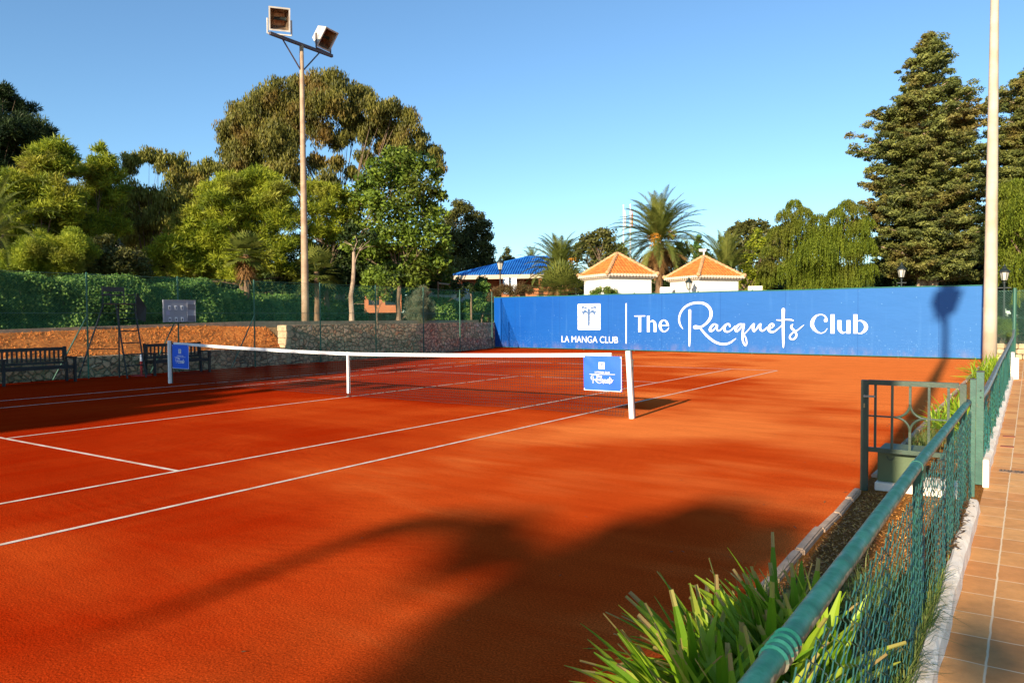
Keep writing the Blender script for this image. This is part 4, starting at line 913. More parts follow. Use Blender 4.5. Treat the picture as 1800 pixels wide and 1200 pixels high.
# ============================================================ BED PLANTS
def straps(t, cx, cy, n, L, W, seed, spread=1.0, tip=.5, elev=(18, 88), mat=None, dirbias=None):
    rng = random.Random(seed); V = []; vals = []
    for i in range(n):
        az = rng.uniform(0, 2 * math.pi)
        if dirbias is not None and rng.random() < .35: az = dirbias + rng.gauss(0, .5)
        el = math.radians(rng.uniform(*elev)); l = L * rng.uniform(.6, 1.12); wd = W * rng.uniform(.7, 1.15)
        if cx + math.cos(az) * math.cos(el) * l > 11.08: az += math.pi
        b0 = np.array((cx + rng.gauss(0, .05) * spread, cy + rng.gauss(0, .06) * spread, 0.0)); curl = rng.uniform(.5, 1.7) * (1.15 - el / 1.57); seg = 9
        tone = rng.uniform(.12, .66); cut = rng.random() < tip; twist = rng.uniform(-.6, .6)
        p = b0.copy(); e = el; L_ = []; 
        for k in range(seg + 1):
            u = k / seg; d = np.array((math.cos(e) * math.cos(az), math.cos(e) * math.sin(az), math.sin(e)))
            side = np.cross(d, (0, 0, 1.0)); side /= np.linalg.norm(side) + 1e-9; nrm = np.cross(side, d)
            s2 = side * math.cos(twist * u) + nrm * math.sin(twist * u); n2 = np.cross(s2, d)
            w_ = wd * (.55 + .45 * min(1, u * 3)) * (1 if u < .72 else max(.12 if not cut else .42, 1 - (u - .72) / .28 * .85))
            L_.append((p + s2 * w_ / 2 + n2 * w_ * .16, p - n2 * w_ * .05, p - s2 * w_ / 2 + n2 * w_ * .16)); p = p + d * l / seg; e -= curl / seg
        for k in range(seg):
            a, b, c = L_[k]; a2, b2, c2 = L_[k + 1]
            tv = tone + .12 * (k / seg) + (0.0 if k < seg - 1 or not cut else 1)
            if cut and k == seg - 1: tv = rng.uniform(.85, 1.0)
            V += [a, b, b2, a2, b, c, c2, b2]; vals += [min(tv, 1), min(tv + .04, 1)]
    return V, vals
def plant(name, label, spots, L, W, n, seed, mat, cat='plant', loc=None, **kw):
    V = []; vals = []
    for i, (x, y) in enumerate(spots):
        a, b = straps(None, x, y, n, L, W, seed + i, **kw); V += a; vals += b
    t = thing(name, label, cat, (spots[0][0], spots[0][1], 0)); o = fastmesh('leaves', np.array(V), 4, mat, vals, t); 
    for f in o.data.polygons: pass
    return t
plant('agapanthus', 'big clump of strap leaves with cut brown tips in the right foreground behind the railing', [(10.60, -8.35), (10.78, -8.0), (10.54, -7.95), (10.72, -7.62), (10.8, -8.55), (10.86, -7.75)], .56, .044, 92, 20, L_STRAP, spread=1.1, tip=.5, dirbias=math.radians(200), elev=(22, 88))
pB = [gnd(1640, 745), gnd(1672, 725), gnd(1700, 728)]
plant('agapanthus', 'sunlit clump of strap leaves seen through the gate bars', [(10.62, 1.2), (10.85, 2.1), (10.65, 3.2), (10.92, .6)], .50, .028, 48, 40, L_STRAP, spread=1.6, tip=.3)
plant('agapanthus', 'yellow green clump of strap leaves at the foot of the thick pole', [(10.62, 10.6), (10.85, 11.8), (10.66, 13.2), (10.9, 14.6), (10.6, 15.2)], .60, .03, 45, 60, L_STRAP, spread=2.2, tip=.3)
def grass(name, label, spots, n, L, seed):
    rng = random.Random(seed); V = []; vals = []
    for i in range(n):
        x, y, r = rng.choice(spots); bx_ = min(x + rng.gauss(0, r * .35), 11.19); by_ = y + rng.gauss(0, r)
        az = rng.uniform(0, 6.28); l = L * rng.uniform(.4, 1.2); lean = rng.uniform(.15, 1.0); w_ = rng.uniform(.0015, .0035)
        d = np.array((math.cos(az), math.sin(az), 0)); s_ = np.array((-d[1], d[0], 0)); b0 = np.array((bx_, by_, 0.0))
        p1 = b0 + d * l * lean * .25 + (0, 0, l * .55); p2 = b0 + d * l * lean * .9 + (0, 0, l * (.95 - lean * .45)); tv = rng.random()
        V += [b0 + s_ * w_, b0 - s_ * w_, p1 - s_ * w_ * .8, p1 + s_ * w_ * .8, p1 + s_ * w_ * .8, p1 - s_ * w_ * .8, p2 - s_ * w_ * .1, p2 + s_ * w_ * .1]; vals += [tv, tv]
    o = fastmesh(name, np.array(V), 4, L_GRASS, vals); return prop(o, label, 'grass', kind='stuff')
grass('grass', 'thin wild grass sprouting through the foreground mesh and around the strap leaves', [(11.10, -8.0, .35), (11.12, -7.2, .4), (11.14, -8.8, .4), (10.7, -6.9, .2), (10.5, -7.1, .25), (10.9, -6.6, .2), (11.15, -6.4, .3), (11.16, -7.6, .5), (11.17, -8.3, .5), (11.17, -7.0, .4)], 4200, .27, 3)
grass('grass', 'tufts of grass at the edge of the bed beyond the gate', [(10.6, 0.2, .3), (10.55, -.6, .25), (10.95, 0, .4)], 900, .22, 5)
def chips():
    rng = np.random.default_rng(5); n = 9000
    x = rng.uniform(10.37, 11.18, n); y = -9.0 + 5.5 * rng.random(n) ** .8; z = rng.uniform(.002, .018, n)
    n2 = 3500; x = np.r_[x, rng.uniform(10.39, 11.18, n2)]; y = np.r_[y, rng.uniform(-2.7, 6, n2)]; z = np.r_[z, rng.uniform(.002, .02, n2)]; N_ = n + n2
    a = rng.uniform(0, 6.28, N_); l = rng.uniform(.008, .03, N_); w_ = rng.uniform(.003, .009, N_); tz = rng.uniform(-.5, .5, N_)
    d = np.c_[np.cos(a), np.sin(a), tz]; s_ = np.c_[-np.sin(a), np.cos(a), rng.uniform(-.4, .4, N_)]; c = np.c_[x, y, z]
    V = np.stack([c + d * l[:, None] / 2 + s_ * w_[:, None] / 2, c - d * l[:, None] / 2 + s_ * w_[:, None] / 2, c - d * l[:, None] / 2 - s_ * w_[:, None] / 2, c + d * l[:, None] / 2 - s_ * w_[:, None] / 2], 1).reshape(-1, 3)
    prop(fastmesh('bark_mulch', V, 4, L_CHIP, rng.random(N_)), 'orange brown bark chippings covering the planting bed', 'mulch', kind='stuff')
chips()
def litter():
    rng = random.Random(9); V = []; vals = []
    for i in range(260):
        y = rng.uniform(-5.4, -3.8); x = 11.19 + rng.gauss(0, .025); c = np.array((x, y, .09 + rng.uniform(0, .03))); a = rng.uniform(0, 6.28); l = rng.uniform(.01, .035)
        d = np.array((math.cos(a), math.sin(a), rng.uniform(-.6, .6))) * l; s_ = np.array((-math.sin(a), math.cos(a), .3)) * l * .3
        V += [c + d, c + s_, c - d, c - s_]; vals.append(rng.random() * .6)
    for i in range(150):
        y = rng.uniform(-9, 14); x = 10.25 - abs(rng.gauss(0, 1.6 if i % 3 else .3)); c = np.array((x, y, .006)); a = rng.uniform(0, 6.28); l = rng.uniform(.008, .022)
        d = np.array((math.cos(a), math.sin(a), rng.uniform(-.1, .4))) * l; s_ = np.array((-math.sin(a), math.cos(a), .2)) * l * .35
        V += [c + d, c + s_, c - d, c - s_]; vals.append(rng.random() * .6)
    prop(fastmesh('fallen_leaves', np.array(V), 4, L_REDB, vals), 'reddish dry leaves on the kerb under the railing and scattered along the clay edge', 'leaves', kind='stuff')
litter()

def clods():
    rng = np.random.default_rng(15); n = 9000; y = rng.uniform(-9, 6.8, n); u = rng.random(n); x = -10.42 - 2.6 * u
    z = 0.60 + (np.array([zk(a) for a in y]) - .70) * u + rng.uniform(-.01, .02, n); k_ = np.clip((y - 5.3) / 1.5, 0, 1); z = z + (1.31 - z) * k_ * k_ * (3 - 2 * k_) * np.minimum(1, u * 3); s = rng.uniform(.010, .034, n) * (1 + 1.2 * (rng.random(n) > .96))
    c = np.c_[x, y, z]; T = np.array([(0, 0, 1.1), (.95, 0, -.4), (-.5, .85, -.4), (-.5, -.85, -.4)]); a = rng.uniform(0, 6.28, n); V = []
    R = np.stack([np.stack([np.cos(a), -np.sin(a), 0 * a], 1), np.stack([np.sin(a), np.cos(a), 0 * a], 1), np.stack([0 * a, 0 * a, 1 + 0 * a], 1)], 1)
    P = np.einsum('nij,kj->nki', R, T) * s[:, None, None] * rng.uniform(.7, 1.3, (n, 4, 1)) + c[:, None, :]
    F = np.concatenate([P[:, [0, 1, 2]], P[:, [0, 2, 3]], P[:, [0, 3, 1]]], 1).reshape(-1, 3)
    prop(fastmesh('earth_clods', F, 3, M_EARTH, np.zeros(3 * n)), 'dry red earth clods scattered over the bank', 'earth', kind='stuff')
clods()
# ============================================================ VEGETATION
def unit(n):
    v = RNG.normal(size=(n, 3)); return v / np.linalg.norm(v, axis=1)[:, None]
def leaf_cloud(centers, radii, size, aspect, cov, sub=0.30, flat=1.0, kind='leaf', droop=0.0, subcap=(.22, .95), hollow=.45, tone=(0.15, .85)):
    """leaves spread over many small clumps through each part of a crown -> quads (n,4,3), tone (n)"""
    VV = []; TT = []
    for c, r in zip(centers, radii):
        rs = float(np.clip(sub * r * 1.6, *subcap)); k = max(6, int(1.5 * (r / rs) ** 2 * 3.4))
        u = unit(k); rad = r * (hollow + (1 - hollow) * RNG.random(k) ** .6) - rs * .35
        cc = np.array(c) + u * rad[:, None] * np.array((1, 1, flat))
        area = size * size * aspect * .55
        m = max(6, int(cov * 4 * math.pi * rs * rs / area * .30))
        tn = RNG.uniform(*tone, k)
        uu = unit(k * m); rr = rs * RNG.random(k * m) ** .45
        P = np.repeat(cc, m, 0) + uu * rr[:, None] * np.array((1, 1, .75 * flat + .1))
        T = np.clip(np.repeat(tn, m) + RNG.normal(0, .16, k * m), 0, 1)
        n = len(P)
        nrm = uu * .8 + unit(n) * .8 + np.array((0, 0, .25)); nrm /= np.linalg.norm(nrm, axis=1)[:, None]
        if kind == 'hang': d = unit(n) * .35 + np.array((0, 0, -1.0))
        elif kind == 'needle': d = uu * .9 + unit(n) * .55 + np.array((0, 0, .25))
        elif kind == 'spray': d = uu * np.array((1, 1, .25)) + unit(n) * .35 + np.array((0, 0, .12))
        else: d = unit(n) + np.array((0, 0, -droop))
        d -= nrm * (d * nrm).sum(1)[:, None] * (0 if kind in ('hang', 'needle') else 1)
        d /= np.linalg.norm(d, axis=1)[:, None]
        s = np.cross(nrm, d); s /= np.linalg.norm(s, axis=1)[:, None] + 1e-9
        L = size * RNG.uniform(.6, 1.3, n)[:, None]; W = L * aspect
        VV.append(np.stack([P - d * L / 2, P + s * W / 2 - d * L * .08, P + d * L / 2, P - s * W / 2 - d * L * .08], 1)); TT.append(T)
    return np.concatenate(VV).reshape(-1, 3), np.concatenate(TT)
def limbs(mb, base, targets, r, fork=.35, n=7, wob=.25, seed=0):
    rng = random.Random(seed); base = np.array(base, float)
    tg = [np.array(x, float) - (0, 0, .3) for x in targets]; top = max(x[2] for x in tg); 
    cen = np.mean(tg, axis=0); H = top - base[2]; f = base + (cen - base) * np.array((.35, .35, 0)) + np.array((0, 0, H * fork))
    trunk = [base + (f - base) * t + np.array((rng.uniform(-wob, wob) * .3, rng.uniform(-wob, wob) * .3, 0)) * (t > 0) for t in np.linspace(0, 1, 6)]
    mb.tube(trunk, [r * (1.25 - .55 * t) if t else r * 1.5 for t in np.linspace(0, 1, 6)], 9)
    for x in tg:
        st = trunk[-1 - rng.randint(0, 1)]; mid = st + (x - st) * .5 + np.array((rng.uniform(-1, 1), rng.uniform(-1, 1), rng.uniform(0, .6))) * wob
        q1 = st + (mid - st) * .5 + np.array((0, 0, .08)) ; q2 = mid + (x - mid) * .5 + np.array((rng.uniform(-.3, .3), rng.uniform(-.3, .3), .05)) * wob
        rr = r * .24
        mb.tube([st, q1, mid, q2, x], [rr, rr * .8, rr * .6, rr * .38, rr * .15], 6)
        for _ in range(2):
            e = x + np.array((rng.uniform(-1, 1), rng.uniform(-1, 1), rng.uniform(-.6, .3))) * wob * 1.6; mb.tube([mid, (mid + e) / 2 + np.array((0, 0, .1)), e], [rr * .4, rr * .28, rr * .08], 5)
def tree(name, label, d, blobs, leafm, barkm, trunk, size=.16, aspect=.45, cov=1.0, kind='leaf', r=.22, group=None, cat='tree', fork=.35, nl=10, depth=.6, seed=1, sub=.30, wob=.25, flat=1.0, subcap=(.22, .95), hollow=.45, zb=1.3, rscale=1.0, cast=True, tone=(.15, .85)):
    """blobs: photo px (x,y,r) at distance d; each gets its own depth, size and place in the world"""
    rng = random.Random(seed); C = []; Rr = []
    for (x, y, rp) in blobs:
        rw = rp / FPX * d * rscale; dd = d + rng.uniform(-1, 1) * depth * max(rw * 1.6, .8)
        p = ray(x, y, dd); C.append(p); Rr.append(rw * 1.22)
    b = ray(trunk[0], 500, d); base = (float(b[0]), float(b[1]), zb)
    t = thing(name, label, cat, base, group)
    V, T = leaf_cloud(C, Rr, size, aspect, cov, sub, flat, kind, subcap=subcap, hollow=hollow, tone=tone)
    fastmesh('crown', V, 4, leafm, T, t)
    m = MB(); idx = sorted(range(len(C)), key=lambda i: rng.random())[:nl]
    limbs(m, base, [C[i] for i in idx], r, fork, wob=wob * max(1, d / 30), seed=seed); m.build('trunk', barkm, t)
    return t
TL = 'trees beyond the left fence'
tree('dark_pine', 'very dark tall pine at the far left edge against the sky', 42, [(0, 175, 22), (40, 195, 20), (-10, 220, 40), (35, 230, 34), (72, 236, 26), (96, 262, 20), (20, 280, 48), (80, 280, 24), (-25, 280, 50), (-60, 200, 50), (-60, 300, 60), (0, 335, 40), (-60, 400, 60), (5, 160, 14)], L_PINED, M_BARKB, (-20, 0), .26, .16, 1.1, 'needle', .25, TL, 'pine tree', seed=2, flat=.7, subcap=(.2, .42), hollow=.3)
tree('umbrella_pine', 'olive green pine with brownish inner boughs in front of the dark pine', 38, [(104, 262, 22), (120, 290, 22), (70, 282, 30), (96, 300, 34), (50, 330, 36), (100, 345, 36), (15, 325, 28), (70, 380, 36), (120, 372, 26), (20, 385, 36), (110, 410, 30), (60, 425, 30), (-20, 360, 30), (-20, 420, 40)], L_PINE, M_BARKB, (75, 0), .26, .17, 1.1, 'needle', .16, TL, 'pine tree', seed=3, flat=.7, subcap=(.2, .42), hollow=.3)
tree('narrow_pine', 'narrow pine with a pointed top rising between the umbrella pine and the pale eucalyptus', 40, [(176, 262, 11), (180, 282, 18), (192, 305, 22), (168, 308, 22), (150, 300, 16), (198, 338, 22), (160, 345, 30), (185, 370, 28), (140, 385, 26), (170, 405, 30), (205, 400, 20), (150, 430, 26)], L_PINE, M_BARKB, (165, 0), .26, .17, 1.1, 'needle', .14, TL, 'pine tree', seed=4, flat=.7, subcap=(.2, .42), hollow=.3)
tree('pale_eucalyptus', 'thin airy eucalyptus with olive hanging leaves and sky showing through', 45, [(232, 282, 14), (262, 277, 16), (287, 284, 18), (318, 292, 18), (352, 298, 16), (225, 300, 12), (300, 310, 15), (370, 290, 12), (345, 322, 20), (230, 345, 20), (258, 352, 22), (300, 350, 22), (340, 352, 22), (215, 375, 20), (240, 385, 22), (282, 392, 24), (318, 395, 24), (360, 345, 16), (222, 410, 18), (262, 425, 22), (300, 430, 22)], L_EUCP, M_BARKB, (240, 0), .22, .26, 1.1, 'hang', .12, TL, seed=5, nl=18, wob=.18, hollow=.2)
tree('round_light_pine', 'broad bright yellow green pine left of the thin floodlight pole', 40, [(440, 312, 28), (470, 320, 24), (408, 322, 26), (495, 335, 22), (378, 345, 26), (430, 352, 38), (480, 362, 34), (350, 370, 26), (395, 385, 38), (448, 402, 42), (505, 385, 26), (330, 400, 28), (360, 422, 34), (410, 440, 38), (465, 448, 36), (508, 430, 26), (300, 432, 26), (325, 458, 30), (375, 472, 30), (425, 480, 26), (275, 455, 22), (262, 478, 20), (505, 475, 22)], L_LIME, M_BARKB, (430, 0), .26, .17, 1.15, 'needle', .2, TL, 'pine tree', seed=6, flat=.75, subcap=(.2, .42), hollow=.3)
tree('round_light_pine', 'smaller yellow green pine right of the thin floodlight pole below the big eucalyptus', 41, [(548, 330, 18), (575, 335, 20), (600, 345, 18), (560, 362, 28), (595, 380, 26), (622, 360, 14), (550, 400, 22), (585, 412, 24), (540, 430, 14)], L_LIME, M_BARKB, (575, 0), .26, .17, 1.1, 'needle', .14, TL, 'pine tree', seed=7, flat=.75, subcap=(.2, .42), hollow=.3)
tree('big_eucalyptus', 'huge domed eucalyptus with rusty olive foliage, tallest tree left of the court', 50, [(560, 150, 24), (520, 155, 22), (595, 152, 22), (632, 168, 24), (490, 168, 22), (455, 178, 24), (425, 200, 24), (402, 225, 18), (412, 255, 22), (445, 215, 30), (490, 205, 32), (535, 190, 34), (580, 190, 32), (622, 205, 28), (655, 195, 22), (690, 195, 20), (718, 215, 20), (738, 238, 15), (726, 262, 18), (695, 232, 20), (440, 262, 30), (480, 250, 32), (415, 290, 20), (450, 298, 28), (495, 290, 28), (520, 245, 26), (565, 232, 22), (602, 248, 20), (640, 240, 16), (555, 285, 18), (590, 290, 14), (640, 275, 16), (670, 260, 14), (690, 285, 18), (530, 318, 18), (480, 330, 22), (620, 305, 14), (660, 310, 16), (720, 290, 16), (745, 262, 12), (765, 270, 14), (770, 295, 12), (400, 262, 20), (395, 300, 16), (425, 315, 22), (672, 225, 24), (705, 255, 20), (640, 225, 20), (575, 320, 20)], L_EUC, M_BARKB, (600, 0), .25, .26, 1.35, 'hang', .30, TL, seed=8, nl=30, wob=.2, fork=.30, hollow=.15, sub=.34)
tree('leafy_tree', 'fresh green broadleaf tree overlapping the right side of the big eucalyptus', 41, [(690, 272, 20), (715, 285, 22), (745, 290, 20), (765, 310, 14), (665, 300, 22), (640, 325, 22), (690, 315, 28), (730, 325, 28), (760, 340, 18), (622, 350, 20), (655, 360, 28), (700, 362, 30), (742, 368, 28), (772, 375, 16), (625, 395, 22), (665, 405, 28), (710, 410, 30), (752, 415, 26), (640, 440, 20), (690, 452, 26), (735, 460, 26), (765, 450, 18), (715, 490, 18), (745, 495, 14), (615, 430, 18), (668, 430, 22), (720, 440, 22), (670, 475, 16), (700, 478, 18), (772, 405, 16), (776, 435, 18), (770, 465, 18), (778, 345, 10)], L_GREEN, M_BARKB, (700, 0), .24, .5, .75, 'leaf', .12, TL, seed=9, nl=18, hollow=.2)
tree('dark_poplar', 'dense dark green tree stepping down to the sky left of the blue roof', 66, [(806, 365, 13), (822, 372, 14), (838, 388, 15), (850, 402, 14), (795, 385, 16), (820, 402, 24), (850, 422, 16), (790, 415, 22), (822, 438, 28), (858, 440, 12), (862, 460, 12), (790, 450, 26), (842, 465, 22), (815, 478, 24), (780, 485, 20), (866, 478, 10), (850, 492, 14)], L_OLIVE, M_BARKB, (815, 0), .24, .45, 1.1, 'leaf', .3, TL, seed=10)
tree('distant_tree', 'small pale tree standing alone against the sky beside the street lamp', 75, [(893, 440, 6), (889, 452, 7), (898, 455, 6), (893, 465, 9), (884, 470, 7), (902, 468, 5), (890, 478, 10)], L_OLIVE, M_BARKB, (893, 0), .26, .5, 1.0, 'leaf', .15, None, seed=11)
tree('bare_branch_tree', 'pale trunked tree with bare side branches right of the thin floodlight pole', 38.5, [(604, 415, 10), (636, 422, 10), (618, 400, 12), (650, 412, 10)], L_DEEP, M_BARKP, (618, 0), .2, .5, .8, 'leaf', .11, TL, seed=12, nl=4, fork=.8, zb=1.2)
LOWG = 'low shrubs beyond the left fence'
def shrub(label, d, blobs, m, size=.12, aspect=.5, cov=1.1, seed=1, name='shrub', kind='leaf', zb=1.2, **k):
    return tree(name, label, d, blobs, m, M_BARKB, (blobs[0][0], 0), size, aspect, cov, kind, .05, LOWG, 'shrub', seed=seed, nl=5, zb=zb, **k)
shrub('feathery yellow green bush above the ivy hedge on the far left', 31, [(45, 445, 22), (65, 430, 18), (80, 455, 22), (25, 462, 20), (110, 438, 24), (130, 425, 18), (145, 445, 20), (120, 465, 22), (55, 475, 16)], L_PINE, .12, .18, 1.8, 21, kind='needle')
shrub('grey green bush above the ivy hedge left of the broad light pine', 32, [(185, 440, 20), (210, 455, 22), (165, 462, 18), (235, 465, 20), (200, 478, 18), (150, 478, 14), (255, 482, 14)], L_OLIVE, seed=22)
shrub('shadowy dark thicket right behind the thin floodlight pole', 41, [(555, 455, 24), (590, 450, 26), (625, 465, 24), (570, 485, 24), (605, 492, 24), (650, 478, 22), (690, 480, 20), (520, 470, 22), (540, 500, 20), (640, 505, 18), (500, 495, 16)], L_DEEP, .2, .5, .9, 23, zb=1.3)
shrub('yellowish leafy sapling leaning over the fence beside the pale trunk', 33.5, [(662, 478, 12), (648, 492, 14), (675, 492, 14), (660, 508, 14), (690, 500, 10), (652, 520, 10), (676, 522, 8), (640, 505, 8)], L_GREEN, .13, .6, .9, 24)
shrub('silvery wispy shrub growing just behind the stone wall left of the windbreak', 38, [(738, 525, 14), (728, 540, 16), (748, 540, 16), (736, 556, 16), (752, 553, 10), (722, 556, 9), (742, 512, 8)], L_GREY, .13, .10, 1.1, 25, kind='needle')
shrub('dark clipped cone shaped shrub in front of the blue roofed building', 44, [(848, 492, 7), (848, 502, 10), (846, 512, 13), (850, 520, 15), (842, 530, 14)], L_IVY, .12, .6, 1.6, 26, zb=1.2, hollow=.6)
shrub('low bushes hiding the parked car left of the blue roofed building', 43, [(700, 508, 12), (725, 510, 12), (765, 506, 10), (810, 512, 10), (826, 505, 9), (690, 520, 12), (800, 495, 9)], L_DEEP, .14, .5, 1.0, 27)
shrub('low russet stemmed bushes under the street lamp', 43, [(890, 508, 10), (905, 512, 10), (875, 512, 9), (918, 505, 9), (930, 510, 8), (868, 520, 9)], L_REDB, .16, .14, 1.0, 28, kind='needle', zb=1.0)
shrub('small green bush in front of the tile roofed kiosk nearest the left', 38.4, [(1052, 512, 7), (1066, 510, 6), (1078, 514, 5), (1044, 516, 5)], L_GREEN, .10, .5, 1.0, 29, zb=1.0)
# the ivy hedge behind the kerb
def hedge(label, pts, seed, dens=260, name='ivy_hedge', lm=L_IVY, size=.11):
    """pts: (x,y,zbase,ztop,thick) along the hedge"""
    rng = np.random.default_rng(seed); P = np.array(pts); cs = np.r_[0, np.cumsum(np.hypot(np.diff(P[:, 0]), np.diff(P[:, 1])))]
    L = cs[-1]; n = int(L * 3.6 * dens * 1.5); s = rng.random(n) * L
    gx_ = np.gradient(P[:, 0], cs); gy_ = np.gradient(P[:, 1], cs); gl_ = np.hypot(gx_, gy_); nn_y = gy_ / gl_; nn_x = -gx_ / gl_
    X, Y, Z0, Z1, TH = [np.interp(s, cs, P[:, i]) for i in range(5)]
    dx = np.interp(s, cs, np.gradient(P[:, 0], cs)); dy = np.interp(s, cs, np.gradient(P[:, 1], cs)); nn = np.c_[dy, -dx]; nn /= np.linalg.norm(nn, axis=1)[:, None]
    v = rng.random(n) * 1.35; H = Z1 - Z0
    bump_ = np.zeros(n); nb = int(L * 9)
    for cs0, cv, rb, ab in zip(rng.random(nb) * L, rng.random(nb) * 1.35, rng.uniform(.12, .5, nb), rng.uniform(-.26, .26, nb)):
        bump_ += ab * np.exp(-((s - cs0) ** 2 + ((v - cv) * H) ** 2) / (rb * rb))
    top = v > 1; 
    z = Z0 + H * np.where(top, 1 + .5 * bump_ * .3, v) + rng.normal(0, .05, n)
    off = np.where(top, -(v - 1) / .35 * TH, .0) + bump_ * .9 + rng.normal(0, .06, n) - .35 * np.clip(v, 0, 1) ** 3 * 1.2
    z += .12 * np.sin(s * 1.7) + .08 * np.sin(s * 4.1)
    off = off - .45 * rng.random(n) ** 2
    C = np.c_[X + nn[:, 0] * off, Y + nn[:, 1] * off, np.maximum(z, Z0)]
    nr = np.c_[nn * .25 + np.array((.1, -.55)), np.full(n, .3)] + rng.normal(0, .55, (n, 3)); nr /= np.linalg.norm(nr, axis=1)[:, None]
    d = rng.normal(0, 1, (n, 3)) + np.array((0, 0, -.8)); d -= nr * (d * nr).sum(1)[:, None]; d /= np.linalg.norm(d, axis=1)[:, None]; s_ = np.cross(nr, d)
    Ls = size * rng.uniform(.6, 1.4, n)[:, None]
    V = np.stack([C - d * Ls / 2, C + s_ * Ls * .36, C + d * Ls / 2, C - s_ * Ls * .36], 1).reshape(-1, 3)
    T = np.clip(.5 + bump_ * 1.1 + rng.normal(0, .2, n), 0, 1)
    t = thing(name, label, 'hedge', (float(P[0, 0]), float(P[0, 1]), float(P[0, 2]))); fastmesh('foliage', V, 4, lm, T, t)
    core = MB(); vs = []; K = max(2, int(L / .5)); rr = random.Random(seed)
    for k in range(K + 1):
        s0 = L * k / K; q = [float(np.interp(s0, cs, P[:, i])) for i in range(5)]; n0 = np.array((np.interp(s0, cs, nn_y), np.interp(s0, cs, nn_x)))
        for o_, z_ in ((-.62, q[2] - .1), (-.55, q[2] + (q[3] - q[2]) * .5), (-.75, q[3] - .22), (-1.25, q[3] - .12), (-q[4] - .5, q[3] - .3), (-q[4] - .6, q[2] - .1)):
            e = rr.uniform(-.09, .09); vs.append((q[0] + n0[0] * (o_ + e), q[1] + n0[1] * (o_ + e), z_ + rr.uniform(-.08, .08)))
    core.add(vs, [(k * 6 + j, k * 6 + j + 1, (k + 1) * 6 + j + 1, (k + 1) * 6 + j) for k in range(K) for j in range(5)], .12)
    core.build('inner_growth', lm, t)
    for k in range(int(L / 1.2)):
        m = MB()
        s0 = (k + .5) * 1.2; x = float(np.interp(s0, cs, P[:, 0])) - .45; y = float(np.interp(s0, cs, P[:, 1])); zb_ = float(np.interp(s0, cs, P[:, 2])); zt = float(np.interp(s0, cs, P[:, 3]))
        m.tube([(x, y, zb_ - .05), (x - .1, y + .1, (zb_ + zt) / 2), (x - .2, y, zt - .3)], [.05, .035, .012], 6); m.build('stem', M_BARKB, t)
hedge('tall dark ivy hedge filling the left background above the earth bank', [(-13.9, -9, 1.25, 3.05, 2.2), (-13.9, -1.5, 1.25, 3.05, 2.2), (-13.9, 3, 1.3, 3.0, 2.2), (-14.2, 7.2, 1.3, 2.9, 2.0)], 31, 760, size=.075)
hedge('lower ivy bank behind the thin floodlight pole, sloping down to the right', [(-15.2, 6.4, 1.3, 3.1, 1.8), (-17.0, 10, 1.3, 2.75, 1.8), (-18.2, 15, 1.3, 2.5, 1.6), (-19.2, 20, 1.3, 2.35, 1.5)], 32, 300)
hedge('loose green hedge beside the left end of the windbreak', [(-15.5, 21, 1.3, 2.6, 1.5), (-14.2, 27, 1.2, 2.5, 1.5), (-14.5, 33, 1.2, 2.4, 1.5)], 33, 220, size=.13)

# ---- palms
def frond(V, T, base, az, el, L, curl, nleaf, leafL, leafW, tone, rng, droop=.35, vfold=.5, tri=False, rw=.02):
    seg = 10; p = np.array(base, float); e = el; pts = [p.copy()]; dirs = []
    for k in range(seg):
        d = np.array((math.cos(e) * math.cos(az), math.cos(e) * math.sin(az), math.sin(e))); dirs.append(d); p = p + d * L / seg; pts.append(p.copy()); e -= curl / seg * (.5 + k / seg)
    dirs.append(dirs[-1]); side = np.array((-math.sin(az), math.cos(az), 0))
    for k in range(seg):
        w_ = rw * (1 - .8 * k / seg); V += [pts[k] + side * w_, pts[k] - side * w_, pts[k + 1] - side * w_ * .9, pts[k + 1] + side * w_ * .9]; T.append(min(1, tone + .2))
    for i in range(nleaf):
        u = .12 + .88 * (i + .5) / nleaf; k = min(seg - 1, int(u * seg)); f = u * seg - k; q = pts[k] * (1 - f) + pts[k + 1] * f; d = dirs[k]
        up = np.cross(side, d); up = up if up[2] > 0 else -up
        ll = leafL * (math.sin(math.pi * min(1, u * .9 + .14)) ** .6) * rng.uniform(.85, 1.1)
        for sgn in (-1, 1):
            ld = side * sgn * .75 + d * (.55 + .4 * u) + up * (vfold - .9 * droop * rng.uniform(.6, 1.3)); ld /= np.linalg.norm(ld)
            tip = q + ld * ll + np.array((0, 0, -droop * ll * .35)); mid = q + ld * ll * .5; pw = d * leafW
            V += [q - pw * .5, q + pw * .5, mid + pw * .45, mid - pw * .45, mid - pw * .45, mid + pw * .45, tip + pw * .06, tip - pw * .06]; tv = min(1, max(0, tone + rng.gauss(0, .1))); T += [tv, tv]
